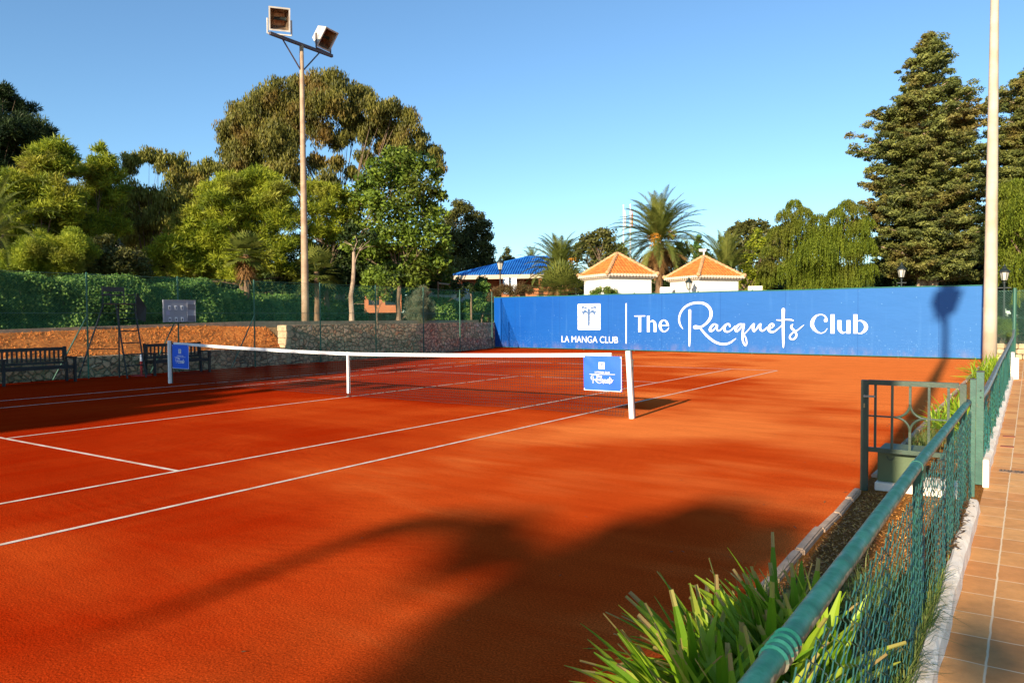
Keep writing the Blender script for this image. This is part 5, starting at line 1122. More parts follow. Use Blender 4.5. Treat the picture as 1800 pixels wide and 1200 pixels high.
def date_palm(label, px, d, crown_py, zb, L, nf, seed, tr=.22, dead=16, fruit=0, leafL=.42, elmin=-.1, name='date_palm', leafW=.03, nleaf=34, group='palms', trunkpx=None):
    rng = random.Random(seed); b = ray(px, crown_py, d); base = (b[0], b[1], zb); top = np.array((b[0], b[1], b[2]))
    t = thing(name, label, 'palm', base, group)
    V = []; T = []
    for i in range(nf):
        u = (i + .5) / nf; el = elmin + (1.50 - elmin) * (u ** .75); az = i * 2.399 + rng.uniform(-.2, .2)
        o = np.array((math.cos(az), math.sin(az), 0)) * .18 * (1 - u)
        frond(V, T, top + o + np.array((0, 0, .3 * u)), az, el + rng.uniform(-.08, .08), L * rng.uniform(.85, 1.08), rng.uniform(1.1, 1.8) * (1.2 - .5 * u), nleaf, leafL, leafW, rng.uniform(.25, .8), rng, droop=.25)
    fastmesh('fronds', np.array(V), 4, L_PALM, T, t)
    if dead:
        V = []; T = []
        for i in range(dead):
            az = rng.uniform(0, 6.28); frond(V, T, top + np.array((0, 0, -.15 - rng.uniform(0, .35))), az, rng.uniform(-.9, -.1), L * rng.uniform(.45, .75), rng.uniform(.6, 1.3), int(nleaf * .7), leafL * .7, leafW * .8, rng.uniform(.2, .8), rng, droop=.8)
        fastmesh('dead_fronds', np.array(V), 4, L_DEAD, T, t)
    m = MB(); H = top[2] - zb; ns = 14; m.tube([(b[0] + .04 * math.sin(k), b[1], zb + H * k / ns) for k in range(ns + 1)], [tr * (1.05 + .12 * (k % 2)) * (1 if k < ns - 3 else 1.25) for k in range(ns + 1)], 12); 
    for k in range(40):
        a = rng.uniform(0, 6.28); z = top[2] - rng.uniform(.0, min(1.1, H * .6)); r0 = tr * 1.15; m.bar((b[0] + r0 * math.cos(a), b[1] + r0 * math.sin(a), z), (b[0] + (r0 + .16) * math.cos(a), b[1] + (r0 + .16) * math.sin(a), z + .25), .07, .04)
    m.build('trunk', M_PALMT, t)
    for k in range(fruit):
        a = rng.uniform(0, 6.28); m = MB(); e = top + np.array((math.cos(a) * .75, math.sin(a) * .75, rng.uniform(.15, .9))); m.tube([top, (top + e) / 2 + (0, 0, .35), e], .02, 5)
        for _ in range(60):
            q = e + np.array((rng.gauss(0, .13), rng.gauss(0, .13), -abs(rng.gauss(0, .30)))); m.ball(q, .035, 5, 3)
        m.build('fruit_cluster', M_FRUIT, t)
    return t
date_palm('tallest date palm, orange fruit hanging between its arching fronds, behind the two white kiosks', 1158, 48, 428, 1.0, 3.5, 100, 5, tr=.20, dead=80, fruit=6, elmin=-.45, leafW=.05, nleaf=44, leafL=.5)
date_palm('date palm with stiff upright fronds right of the blue roofed building', 985, 47, 480, 1.0, 2.7, 60, 6, tr=.24, dead=40, fruit=1, elmin=-.1, leafW=.05, nleaf=40)
date_palm('grey green palm with upright fronds behind the right hand kiosk', 1275, 46, 488, 1.0, 3.0, 44, 7, tr=.25, dead=6, elmin=.45, leafW=.05, nleaf=40)
date_palm('palm showing arching fronds at the very left edge below the dark pine', -14, 32, 418, 1.3, 2.4, 34, 8, tr=.16, dead=5, leafL=.34, elmin=-.2, leafW=.04)
date_palm('tiny distant palm top showing over the ridge of the blue roof', 935, 85, 462, 1.0, 2.0, 26, 9, tr=.2, dead=0, elmin=-.1)
def fan_palm(label, px, py, d, zb, L, nf, seed, shag=True, group='palms', tr=.13, down=-.3):
    rng = random.Random(seed); b = ray(px, py, d); top = np.array((b[0], b[1], b[2])); t = thing('fan_palm', label, 'palm', (b[0], b[1], zb), group); V = []; T = []
    for i in range(nf):
        az = i * 2.399 + rng.uniform(-.2, .2); u = (i + .5) / nf; el = down + (1.45 - down) * u; L1 = L * .55
        d0 = np.array((math.cos(el) * math.cos(az), math.cos(el) * math.sin(az), math.sin(el))); hub = top + d0 * L1; side = np.array((-math.sin(az), math.cos(az), 0)); tone = rng.uniform(.2, .75)
        V += [top + side * .012, top - side * .012, hub - side * .01, hub + side * .01]; T.append(tone)
        up = np.cross(side, d0); 
        for k in range(13):
            a = (k - 6) / 6 * 1.75; ld = d0 * math.cos(a) + side * math.sin(a) + up * (-.12) ; ld /= np.linalg.norm(ld); ll = L * .55 * (1 - .25 * abs(k - 6) / 6) * rng.uniform(.9, 1.08)
            pw = np.cross(ld, up); pw /= np.linalg.norm(pw) + 1e-9; pw *= .09; mid = hub + ld * ll * .55; tip = hub + ld * ll + np.array((0, 0, -.14 * ll))
            V += [hub, hub + pw * .2, mid + pw * .5, mid - pw * .5, mid - pw * .5, mid + pw * .5, tip, tip + pw * .05]; tv = min(1, max(0, tone + rng.gauss(0, .08))); T += [tv, tv]
    fastmesh('fronds', np.array(V), 4, L_PALM, T, t)
    if shag:
        V = []; T = []
        for i in range(500):
            az = rng.uniform(0, 6.28); z = top[2] - rng.uniform(.05, .95); r = tr + .12 + rng.uniform(0, .14); p = np.array((b[0] + math.cos(az) * r * .6, b[1] + math.sin(az) * r * .6, z)); q = np.array((b[0] + math.cos(az) * r * 1.5, b[1] + math.sin(az) * r * 1.5, z - rng.uniform(.25, .5))); s_ = np.array((-math.sin(az), math.cos(az), 0)) * .012
            V += [p - s_, p + s_, q + s_, q - s_]; T.append(rng.random())
        fastmesh('dead_skirt', np.array(V), 4, L_DEAD, T, t)
    m = MB(); m.tube([(b[0], b[1], zb), (b[0] + .05, b[1], (zb + top[2]) / 2), tuple(top)], [tr * 1.2, tr, tr * .9], 10); m.build('trunk', M_PALMT, t); return t
fan_palm('shaggy fan palm with a skirt of dead leaves in front of the broad light pine', 432, 447, 36.5, 1.3, 1.15, 38, 11, down=-.7)
fan_palm('dark fan palm right of the thin floodlight pole, no skirt', 556, 478, 38.5, 1.3, 1.4, 30, 12, shag=False, down=-.7)
fan_palm('low bushy fan palm just above the windbreak left of the first kiosk', 985, 520, 42, 1.0, 2.1, 46, 13, shag=False, down=-.1)
# ---- trees behind the windbreak
tree('background_pine', 'mid green pines filling the gap behind the pale eucalyptus and the broad light pine', 52, [(x, y + 6 * math.sin(x * .07), 24) for x in range(150, 420, 32) for y in (372, 405, 438, 468)] + [(120, 455, 22), (90, 470, 22), (330, 340, 18), (365, 335, 18)], L_OLIVE, M_BARKB, (300, 0), .30, .4, 1.0, r=.3, seed=81, zb=1.2)
shrub('mid green leafy undergrowth around the pale trunk right of the thin floodlight pole', 44, [(x, y, 17) for x in range(545, 790, 26) for y in (448, 474, 498)], L_GREEN, .2, .5, .8, 82)
TR = 'trees behind the windbreak'
tree('park_tree', 'pair of rounded green tree heads left of the tallest palm', 66, [(1058, 408, 10), (1045, 418, 12), (1070, 415, 13), (1030, 424, 11), (1020, 435, 10), (1045, 436, 16), (1075, 436, 16), (1015, 450, 12), (1040, 456, 16), (1072, 458, 16), (1095, 445, 12), (1100, 462, 14)], L_OLIVE, M_BARKB, (1055, 0), .3, .55, 1.1, r=.3, group=TR, seed=41, zb=1)
tree('park_tree', 'dark tree mass low behind the tallest palm and between the kiosks', 56, [(1180, 450, 16), (1200, 440, 14), (1195, 465, 18), (1140, 470, 16), (1165, 485, 16), (1210, 480, 14), (1120, 480, 12), (1185, 500, 14), (1150, 505, 12), (1245, 455, 12), (1110, 500, 12), (1255, 470, 10)], L_DEEP, M_BARKB, (1170, 0), .26, .5, 1.0, r=.25, group=TR, seed=42, zb=1)
tree('narrow_cypress', 'small dark upright cypress just left of the right hand kiosk roof camera', 62, [(1228, 416, 4), (1228, 425, 6), (1227, 436, 8), (1229, 448, 9), (1226, 460, 10), (1229, 472, 10)], L_IVY, M_BARKB, (1228, 0), .16, .4, 1.6, r=.12, group=TR, seed=43, zb=1, cat='cypress')
tree('park_tree', 'broad dome shaped olive green tree left of the weeping pepper tree', 68, [(1300, 402, 12), (1320, 398, 12), (1340, 400, 12), (1285, 412, 11), (1310, 414, 18), (1345, 416, 18), (1275, 424, 9), (1290, 432, 15), (1325, 438, 18), (1362, 412, 12), (1365, 436, 18), (1305, 456, 16), (1345, 462, 18), (1285, 456, 12)], L_OLIVE, M_BARKB, (1320, 0), .3, .5, 1.1, r=.35, group=TR, seed=44, zb=1)
tree('yellow_bush', 'bright yellow green slender tree between the grey palm and the weeping pepper tree', 47, [(1332, 408, 5), (1328, 418, 8), (1342, 422, 7), (1318, 432, 7), (1334, 436, 9), (1322, 452, 8), (1308, 448, 6), (1312, 476, 12), (1330, 482, 12), (1345, 475, 9), (1300, 492, 10), (1320, 500, 12), (1340, 500, 12)], L_LIME, M_BARKB, (1325, 0), .16, .5, 1.0, r=.1, group=TR, seed=45, zb=1)

def pepper(label, d, blobs, trunkpx, seed, n_per=150, zb=1.0):
    """weeping crown: long hanging strands of small leaves"""
    rng = np.random.default_rng(seed); t0 = ray(trunkpx, 500, d); t = thing('pepper_tree', label, 'tree', (t0[0], t0[1], zb), TR); VV = []; TT = []; C = []
    for (x, y, rp) in blobs:
        rw = rp / FPX * d; c = ray(x, y, d + rng.uniform(-.8, .8) * rw); C.append(c); n = int(n_per * rw)
        for i in range(n):
            u = rng.normal(size=3); u /= np.linalg.norm(u); u[2] = abs(u[2]) * .9 - .15; p = c + u * rw * rng.uniform(.7, 1.0); L = rng.uniform(.5, 1.25) * min(1.0, rw); m = int(L / .045); tn = rng.uniform(.1, .9)
            k = np.arange(m); sw = rng.uniform(-.12, .12, 2); Z = p[2] - k * .045; X = p[0] + sw[0] * (k / m) ** 2 + u[0] * .1 * np.sqrt(k / m); Y = p[1] + sw[1] * (k / m) ** 2 + u[1] * .1 * np.sqrt(k / m)
            P = np.c_[X, Y, Z]; a = rng.uniform(0, 6.28, m); dd = np.c_[np.cos(a) * .55, np.sin(a) * .55, -np.ones(m)]; s_ = np.c_[-np.sin(a), np.cos(a), np.zeros(m)] * .022
            l = rng.uniform(.08, .14, m)[:, None]
            VV.append(np.stack([P, P + dd * l * .5 + s_, P + dd * l, P + dd * l * .5 - s_], 1).reshape(-1, 3)); TT.append(np.clip(tn + rng.normal(0, .12, m), 0, 1))
    fastmesh('crown', np.concatenate(VV), 4, L_PEP, np.concatenate(TT), t)
    m = MB(); limbs(m, (t0[0], t0[1], zb), C[::2], .22, .4, wob=.3, seed=seed); m.build('trunk', M_BARKB, t)
pepper('broad weeping pepper tree between the right hand kiosk and the great cypress', 46, [(1396, 358, 13), (1380, 376, 15), (1412, 372, 14), (1440, 384, 14), (1470, 374, 14), (1490, 360, 15), (1508, 366, 12), (1404, 398, 26), (1450, 408, 26), (1492, 394, 24), (1368, 408, 17), (1524, 388, 12), (1352, 440, 15), (1390, 435, 28), (1435, 440, 34), (1480, 440, 34), (1516, 430, 22), (1350, 468, 16), (1380, 475, 24), (1420, 480, 28), (1465, 480, 28), (1505, 475, 24), (1528, 470, 14), (1345, 490, 14), (1430, 420, 24), (1470, 425, 24), (1405, 455, 24), (1450, 465, 24), (1385, 400, 18), (1510, 400, 18), (1440, 495, 22), (1490, 495, 20), (1400, 500, 18)], 1440, 51, n_per=330)
pepper('weeping pepper tree at the right edge behind the thick pole', 36, [(1765, 335, 20), (1790, 330, 22), (1815, 350, 26), (1770, 368, 24), (1800, 385, 28), (1762, 405, 20), (1790, 425, 28), (1765, 445, 20), (1800, 460, 26), (1772, 478, 18), (1820, 500, 26), (1795, 492, 14)], 1830, 52, n_per=330)
def conifer(label, px, py_top, d, zb, widths, seed, lean=0, name='great_cypress', trunks=1):
    """layered conifer; widths: list of (py, left_px, right_px) measured branch spread"""
    rng = random.Random(seed); b = ray(px, 500, d); ztop = ray(px, py_top, d)[2]; t = thing(name, label, 'cypress', (b[0], b[1], zb), TR)
    W = sorted((a, max(3, b_ - 11), max(3, c_ - 9)) for a, b_, c_ in widths); C = []; Rr = []; m = MB(); bx_, by_ = b[0], b[1]
    vd = np.array((b[0] - CAM[0], b[1] - CAM[1])); vd /= np.linalg.norm(vd); sd = np.array((vd[1], -vd[0]))  # right of view
    for i in range(420):
        py = min(W[-1][0], max(W[0][0], W[0][0] + (W[-1][0] - W[0][0]) * ((i + .5) / 420) ** .8 + rng.gauss(0, 7)))
        z = ray(px, py, d)[2]; wl = np.interp(py, [w_[0] for w_ in W], [w_[1] for w_ in W]) / FPX * d; wr = np.interp(py, [w_[0] for w_ in W], [w_[2] for w_ in W]) / FPX * d
        az = i * 2.399 + rng.gauss(0, .5); cs_ = math.cos(az); L = (wr if cs_ > 0 else wl) * rng.uniform(.62, 1.05) * (1 if rng.random() > .1 else 1.12)
        Ld = (wl + wr) / 2 * rng.uniform(.6, 1.0); v = sd * cs_ * L + vd * math.sin(az) * Ld; Lh = math.hypot(*v); up = rng.uniform(-.25, .45)
        st = np.array((bx_, by_, z - .25 * Lh)); e = np.array((bx_ + v[0], by_ + v[1], z + up * Lh * .4)); md = (st + e) / 2 + np.array((0, 0, .02 * Lh)); m.tube([st, md, e], [.05 + .012 * Lh, .03 + .006 * Lh, .01], 5)
        k = max(2, int(Lh / .42))
        for j in range(k):
            u = .25 + .75 * (j + 1) / k if Lh > .6 else (j + 1) / k; q = st * (1 - u) ** 2 + 2 * md * u * (1 - u) + e * u * u if False else (st + (md - st) * u * 2 if u < .5 else md + (e - md) * (u - .5) * 2)
            q = q + np.array((rng.gauss(0, .13), rng.gauss(0, .13), rng.gauss(0, .05))); C.append(q); Rr.append(rng.uniform(.28, .58) * (1.2 - .45 * u))
            if rng.random() < .5: C.append(q + np.array((rng.gauss(0, .35), rng.gauss(0, .35), rng.gauss(0, .16)))); Rr.append(rng.uniform(.15, .38))
    V, T = leaf_cloud_small(C, Rr, .17, .42, seed); fastmesh('crown', V, 4, L_CYP, T, t)
    for k in range(trunks):
        o = (k - (trunks - 1) / 2) * .75; m.tube([(bx_ + sd[0] * o, by_ + sd[1] * o, zb), (bx_ + sd[0] * o * .6, by_ + sd[1] * o * .6, zb + 3), (bx_, by_, (zb + ztop) / 2), (bx_, by_, ztop - .4)], [.36 if k else .30, .28, .18, .03], 10)
    m.build('trunk', M_BARKP, t); return t
def leaf_cloud_small(C, Rr, size, aspect, seed, per=100, flat=.52):
    rng = np.random.default_rng(seed); C = np.array(C); Rr = np.array(Rr); k = len(C); n = k * per
    u = rng.normal(size=(n, 3)); u /= np.linalg.norm(u, axis=1)[:, None]; r = np.repeat(Rr, per) * rng.random(n) ** .4
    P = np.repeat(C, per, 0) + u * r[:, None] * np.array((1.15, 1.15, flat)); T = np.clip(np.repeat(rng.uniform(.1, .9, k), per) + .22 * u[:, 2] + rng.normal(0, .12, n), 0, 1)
    nr = u * .5 + rng.normal(0, .45, (n, 3)) + np.array((0, 0, .5)); nr /= np.linalg.norm(nr, axis=1)[:, None]
    d = u * np.array((1, 1, .3)) + rng.normal(0, .4, (n, 3)) + np.array((0, 0, .1)); d -= nr * (d * nr).sum(1)[:, None]; d /= np.linalg.norm(d, axis=1)[:, None]; s_ = np.cross(nr, d)
    L = size * rng.uniform(.6, 1.3, n)[:, None]
    V = np.stack([P - d * L / 2, P + s_ * L * aspect / 2, P + d * L / 2, P - s_ * L * aspect / 2], 1).reshape(-1, 3); return V, T
conifer('great layered cypress taller than everything on the right, two pale trunks at its foot', 1630, 62, 50, 1.0, [(62, 6, 6), (90, 22, 24), (120, 48, 32), (150, 42, 44), (180, 62, 72), (195, 112, 96), (215, 80, 98), (240, 118, 86), (262, 136, 84), (290, 104, 88), (320, 110, 92), (350, 98, 98), (400, 104, 98), (440, 110, 98), (465, 96, 98), (480, 60, 92)], 61, trunks=2)
conifer('second layered cypress cut by the right edge of the picture', 1826, 100, 53, 1.0, [(100, 8, 8), (135, 40, 40), (160, 66, 60), (190, 62, 80), (230, 84, 100), (300, 92, 110), (380, 92, 120), (450, 90, 120)], 62, name='great_cypress')
tree('dark_understorey', 'deep shadowy evergreen thicket under the great cypress', 57, [(1560, 475, 18), (1590, 470, 20), (1625, 480, 16), (1600, 495, 16), (1665, 478, 20), (1700, 470, 22), (1720, 490, 18), (1550, 495, 14), (1690, 498, 16), (1740, 480, 18), (1640, 500, 14)], L_DEEP, M_BARKB, (1600, 0), .28, .5, 1.0, r=.2, group=TR, seed=46, zb=1)
tree('far_wood', 'distant dark belt of trees seen low behind the kiosks and the pepper tree', 80, [(x, 494 + 6 * math.sin(x * .05), 18) for x in range(1000, 1860, 26)] + [(x, 518, 18) for x in range(1000, 1860, 30)], L_DEEP, M_BARKB, (1500, 0), .45, .6, 1.6, r=.3, seed=50, zb=.9, subcap=(.5, 1.4))
tree('dark_understorey', 'dark evergreen thicket behind the mesh between the thick pole and the tall corner post', 44, [(1760, 520, 18), (1790, 515, 20), (1762, 550, 16), (1800, 545, 20), (1825, 530, 24), (1782, 570, 12), (1830, 570, 24), (1755, 575, 10)], L_DEEP, M_BARKB, (1800, 0), .2, .5, 1.0, r=.15, group=TR, seed=47, zb=.4)
shrub('rounded green bush behind the mesh right of the thick pole', 33, [(1760, 568, 10), (1772, 572, 10), (1758, 580, 9), (1776, 583, 8), (1766, 588, 8)], L_GREEN, .09, .5, 1.1, 48, zb=.4)
tree('far_wood', 'distant dark belt of trees seen low between the nearer trunks on the left', 70, [(x, 478 + 8 * math.sin(x * .03), 24) for x in range(-60, 780, 34)] + [(x, 505, 22) for x in range(-60, 860, 38)] + [(x, 530, 20) for x in range(-60, 860, 34)], L_DEEP, M_BARKB, (400, 0), .45, .6, 1.6, r=.3, seed=49, zb=1.2, subcap=(.5, 1.4))

# ============================================================ TREES BEHIND THE CAMERA (they shade the court)
def shade_tree(label, yt, gb, leafm, seed, size=.22, cov=3.2, x0=0, branch=None):
    C = []; R_ = []
    for (gx, gy, r) in gb:
        h = (gy - yt) / 2.897; rr = RNG.uniform(-1.2, 1.2); h2 = h + rr / 2.897 * 0
        # slide along the sun ray for depth
        s = RNG.uniform(-1.0, 1.0); C.append(np.array((gx + .168 * h, yt, h)) + np.array((.168, -2.897, 1.0)) * s * .35); R_.append(r)
    t = thing('shade_tree', label, 'tree', (float(np.mean([c[0] for c in C])), yt, 0), 'trees behind the camera')
    V, T = leaf_cloud(C, R_, size, .5, cov, hollow=.0); fastmesh('crown', V, 4, leafm, T, t)
    m = MB(); limbs(m, tuple(t.location), C[::max(1, len(C) // 10)], .2, .45, seed=seed); m.build('trunk', M_BARKB, t)
    if branch:
        m = MB(); m.tube([(gx + .168 * (gy - yt) / 2.897, yt, (gy - yt) / 2.897) for gx, gy, _ in branch], [b_ for _, _, b_ in branch], 7); m.build('bare_branch', M_BARKB, t)
gb = []
def rightlim(y): return float(np.interp(y, [-12, -6, -4.6, -3.6, -1.5, 0.5, 3, 6, 9, 12, 15], [0.0, -.5, -.7, -1.0, -2.6, -4.3, -4.9, -6.0, -6.9, -8.0, -8.9]))
for y in np.arange(-12, 14.6, 1.6):
    for x in np.arange(-9.0, rightlim(y) - .5, 1.05):
        gb.append((x + RNG.uniform(-.25, .25), y + RNG.uniform(-.5, .5), RNG.uniform(.62, .85)))
    gb.append((rightlim(y) - .55, y, .5))
gb += [(-.9, 2.1, .16), (-1.8, 2.0, .22), (-2.8, 1.9, .3), (-3.4, 2.0, .4), (-4.6, 6.5, .3), (-2.6, -.2, .25)]
shade_tree('large broadleaf tree behind the camera that shades the benches and the left of the court', -36.0, gb, L_DEEP, 71)
gb2 = [(8.55, -6.75, .28), (9.1, -7.3, .38), (9.3, -6.8, .45), (9.5, -6.0, .45), (9.9, -6.0, .42), (9.5, -7.5, .5), (9.85, -6.9, .40), (9.65, -8.4, .4), (9.7, -7.8, .42), (9.78, -9.5, .42), (9.6, -8.8, .42), (9.6, -9.8, .45), (8.2, -6.35, .15), (10.05, -5.45, .26), (9.6, -5.5, .3), (9.35, -5.1, .2), (9.15, -6.0, .3), (9.35, -8.1, .3), (9.9, -10.8, .4), (10.0, -12.2, .4),
       (11.95, -6.9, .24), (11.42, -6.75, .10), (11.62, -8.2, .20), (12.5, -6.8, .4), (12.2, -8.1, .3), (12.8, -8.6, .5), (12.2, -9.6, .5),]
shade_tree('spreading tree behind the camera that shades the foreground clay', -43.0, gb2, L_DEEP, 72, size=.13, cov=2.6, branch=[(7.66, -9.0, .03), (7.60, -8.4, .06), (7.54, -7.7, .09), (7.50, -7.1, .12), (7.55, -6.6, .14), (7.85, -6.35, .15), (8.4, -6.5, .15), (9.2, -7.0, .16)])

# ============================================================ BUILDINGS AND STREET THINGS BEHIND
def kiosk(label, px, py_apex, py_eave, d, s, zb, rz, door=False):
    c = ray(px, 500, d + .6); ze = ray(px, py_eave, d)[2]; za = ray(px, py_apex, d + .6)[2]
    t = thing('kiosk', label, 'kiosk', (c[0], c[1], zb), 'white kiosks with tiled hip roofs', rz); He = ze - zb; Ha = za - zb; h = s / 2; o = h + .24
    m = MB(); m.box((0, 0, (He - .10) / 2), (s, s, He - .10)); m.build('wall', M_WALLW, t, world=False)
    m = MB(); m.box((0, 0, He - .06), (s + .28, s + .28, .075)); m.box((0, 0, He - .12), (s + .12, s + .12, .05)); m.build('cornice', M_EAVE, t, world=False)
    m = MB(); m.add([(-o, -o, He), (o, -o, He), (o, o, He), (-o, o, He), (0, 0, Ha)], [(0, 1, 4), (1, 2, 4), (2, 3, 4), (3, 0, 4), (3, 2, 1, 0)])
    rng = random.Random(int(px)); sp = .19; rows = 0
    e = MB()
    for q in range(4):
        a = q * math.pi / 2; ca, sa = math.cos(a), math.sin(a); rot = lambda x, y: (x * ca - y * sa, x * sa + y * ca)
        n = int(2 * o / sp)
        for i in range(n + 1):
            x = -o + sp * .5 + i * (2 * o - sp) / n; Lx = 1 - abs(x) / o   # fraction up the slope to the hip
            if Lx < .04: continue
            segs = max(1, int(Lx * 8)); 
            for k in range(segs):
                u0 = k / segs * Lx; u1 = min(Lx, (k + 1.12) / segs * Lx); p0 = rot(x, -o * (1 - u0)); p1 = rot(x, -o * (1 - u1)); z0 = He + (Ha - He) * u0 + .035; z1 = He + (Ha - He) * u1 + .02
                m.tube([(p0[0], p0[1], z0), (p1[0], p1[1], z1)], [.070, .056], 7, val=rng.random())
            p0 = rot(x, -o - .03); p1 = rot(x, -o + .17); e.tube([(p0[0], p0[1], He + .03), (p1[0], p1[1], He + .055)], .078, 8)
    m.build('tile_roof', M_ROOF, t, world=False)
    e.build('eave_tiles', M_EAVE, t, world=False)
    m = MB()
    for q in range(4):
        a = q * math.pi / 2 + math.pi / 4; R2 = o * math.sqrt(2); n = 12
        for k in range(n):
            u0 = k / n; u1 = min(1, (k + 1.15) / n); m.tube([(R2 * (1 - u0) * math.cos(a), R2 * (1 - u0) * math.sin(a), He + (Ha - He) * u0 + .075), (R2 * (1 - u1) * math.cos(a), R2 * (1 - u1) * math.sin(a), He + (Ha - He) * u1 + .06)], [.095, .078], 8)
        m.ball((R2 * math.cos(a) * .99, R2 * math.sin(a) * .99, He + .13), .12, 8, 5)
    m.build('ridge_tiles', M_EAVE if False else simple('ridge_tile', (0.66, .36, .16), .85, .3, 5), t, world=False)
    return t, He, Ha, h
RZ = math.radians(-32)
t, He, Ha, h = kiosk('white kiosk with orange tiled hip roof, left of the two, plain walls', 1085, 447, 486, 40, 2.55, 1.0, RZ)
t, He, Ha, h = kiosk('white kiosk with orange tiled hip roof, right of the two, wall lantern and roof camera', 1237, 452, 489, 42, 2.55, 1.0, RZ)
m = MB(); m.box((.62, -h - .03, He - .95), (1.35, .06, .06)); m.box((.0, -h - .03, He - 1.4), (.06, .06, .95)); m.build('window_hood', M_WALLW, t, world=False)
m = MB(); m.box((h + .02, -.0, He - .90), (.05, 1.1, .05)); m.box((h + .012, 0.75, He - 1.02), (.03, .36, .5)); m.build('side_panel', simple('pale_panel', (.55, .62, .62), .5, .1), t, world=False)
m = MB(); m.box((-.6, -h - .025, He - .95), (.62, .05, .05)); m.build('window_sill', M_EAVE, t, world=False)
# roof camera: a thing fixed on the roof
c = np.array(t.location)
tc = thing('roof_camera', 'white box camera on a short mast on the peak of the right hand kiosk roof', 'camera', (c[0], c[1], c[2] + Ha))
m = MB(); m.tube([(0, 0, -.05), (0, 0, .30)], .04, 8); m.ball((0, 0, .05), .08, 8, 4); m.build('mast', M_WHITE, tc, world=False)
m = MB(); m.box((-.07, .0, .36), (.36, .15, .11), rz=.5); m.build('housing', M_WHITE, tc, world=False, bevel=.01)
m = MB(); m.box((-.07, .0, .425), (.42, .18, .02), rz=.5); m.build('sunshield', M_WHITE, tc, world=False)
def lantern(t, s=1.0, z=0.0, off=(0, 0)):
    def P(x, y, zz): return (off[0] + x * s, off[1] + y * s, z + zz * s)
    m = MB(); n = 6
    lo = [P(.11 * math.cos(a), .11 * math.sin(a), 0) for a in np.linspace(0, 2 * math.pi, 7)[:-1]]; hi = [P(.19 * math.cos(a), .19 * math.sin(a), .38) for a in np.linspace(0, 2 * math.pi, 7)[:-1]]
    m.add(lo + hi, [(k, (k + 1) % 6, 6 + (k + 1) % 6, 6 + k) for k in range(6)] + [tuple(reversed(range(6))), tuple(range(6, 12))]); m.build('lantern_glass', M_GLASSL, t, world=False)
    m = MB()
    for a, b in zip(lo, hi): m.tube([a, b], .014 * s, 5)
    m.tube([P(0, 0, .38), P(0, 0, .42), P(0, 0, .56), P(0, 0, .60)], [.24 * s, .23 * s, .09 * s, .08 * s], 12); m.tube([P(0, 0, .60), P(0, 0, .66), P(0, 0, .76)], [.11 * s, .05 * s, .008 * s], 10)
    m.tube([P(0, 0, -.06), P(0, 0, .0)], [.05 * s, .13 * s], 10); m.build('lantern_frame', M_DARK, t, world=False)
def lamp_post(label, px, py_top, d, zb, s=1.0):
    p = ray(px, py_top, d); H = p[2] - zb - .76 * s; t = thing('lamp_post', label, 'street lamp', (p[0], p[1], zb), 'old style lamp posts')
    m = MB(); m.tube([(0, 0, 0), (0, 0, .25), (0, 0, .3), (0, 0, .9), (0, 0, .95), (0, 0, H - .1)], [.13, .13, .085, .075, .05, .035], 12); m.tube([(0, 0, H - .14), (0, 0, H - .1)], .07, 10); m.build('post', M_DARK, t, world=False)
    m = MB(); m.bar((-.22, 0, H - .32), (.22, 0, H - .32), .03); m.build('ladder_bar', M_DARK, t, world=False)
    lantern(t, s, H - .04)
lamp_post('black lamp post with lantern rising in front of the blue roof', 879, 449, 44, 1.0)
lamp_post('black lamp post half hidden by the palm left of the first kiosk', 1012, 468, 46, 1.0, .8)
lamp_post('dark lamp post in front of the shade under the great cypress', 1585, 459, 43, 1.0)
lamp_post('lamp post lost among the trees on the left with only its lantern showing', 209, 417, 38, 1.3, .8)
lamp_post('lamp post with pale lantern at the right edge beneath the weeping pepper leaves', 1766, 462, 34, .4, .8)
p = ray(1211, 489, 40.3); t = thing('wall_lantern', 'iron lantern on a bracket beside the corner of the right hand kiosk', 'lantern', (p[0], p[1], p[2] - .55))
lantern(t, .85, 0.0); m = MB(); m.tube([(0, 0, -.04), (.05, .06, -.2), (.30, .42, -.22)], .022, 6); m.box((.32, .46, -.22), (.06, .06, .26)); m.build('bracket', M_DARK, t, world=False)
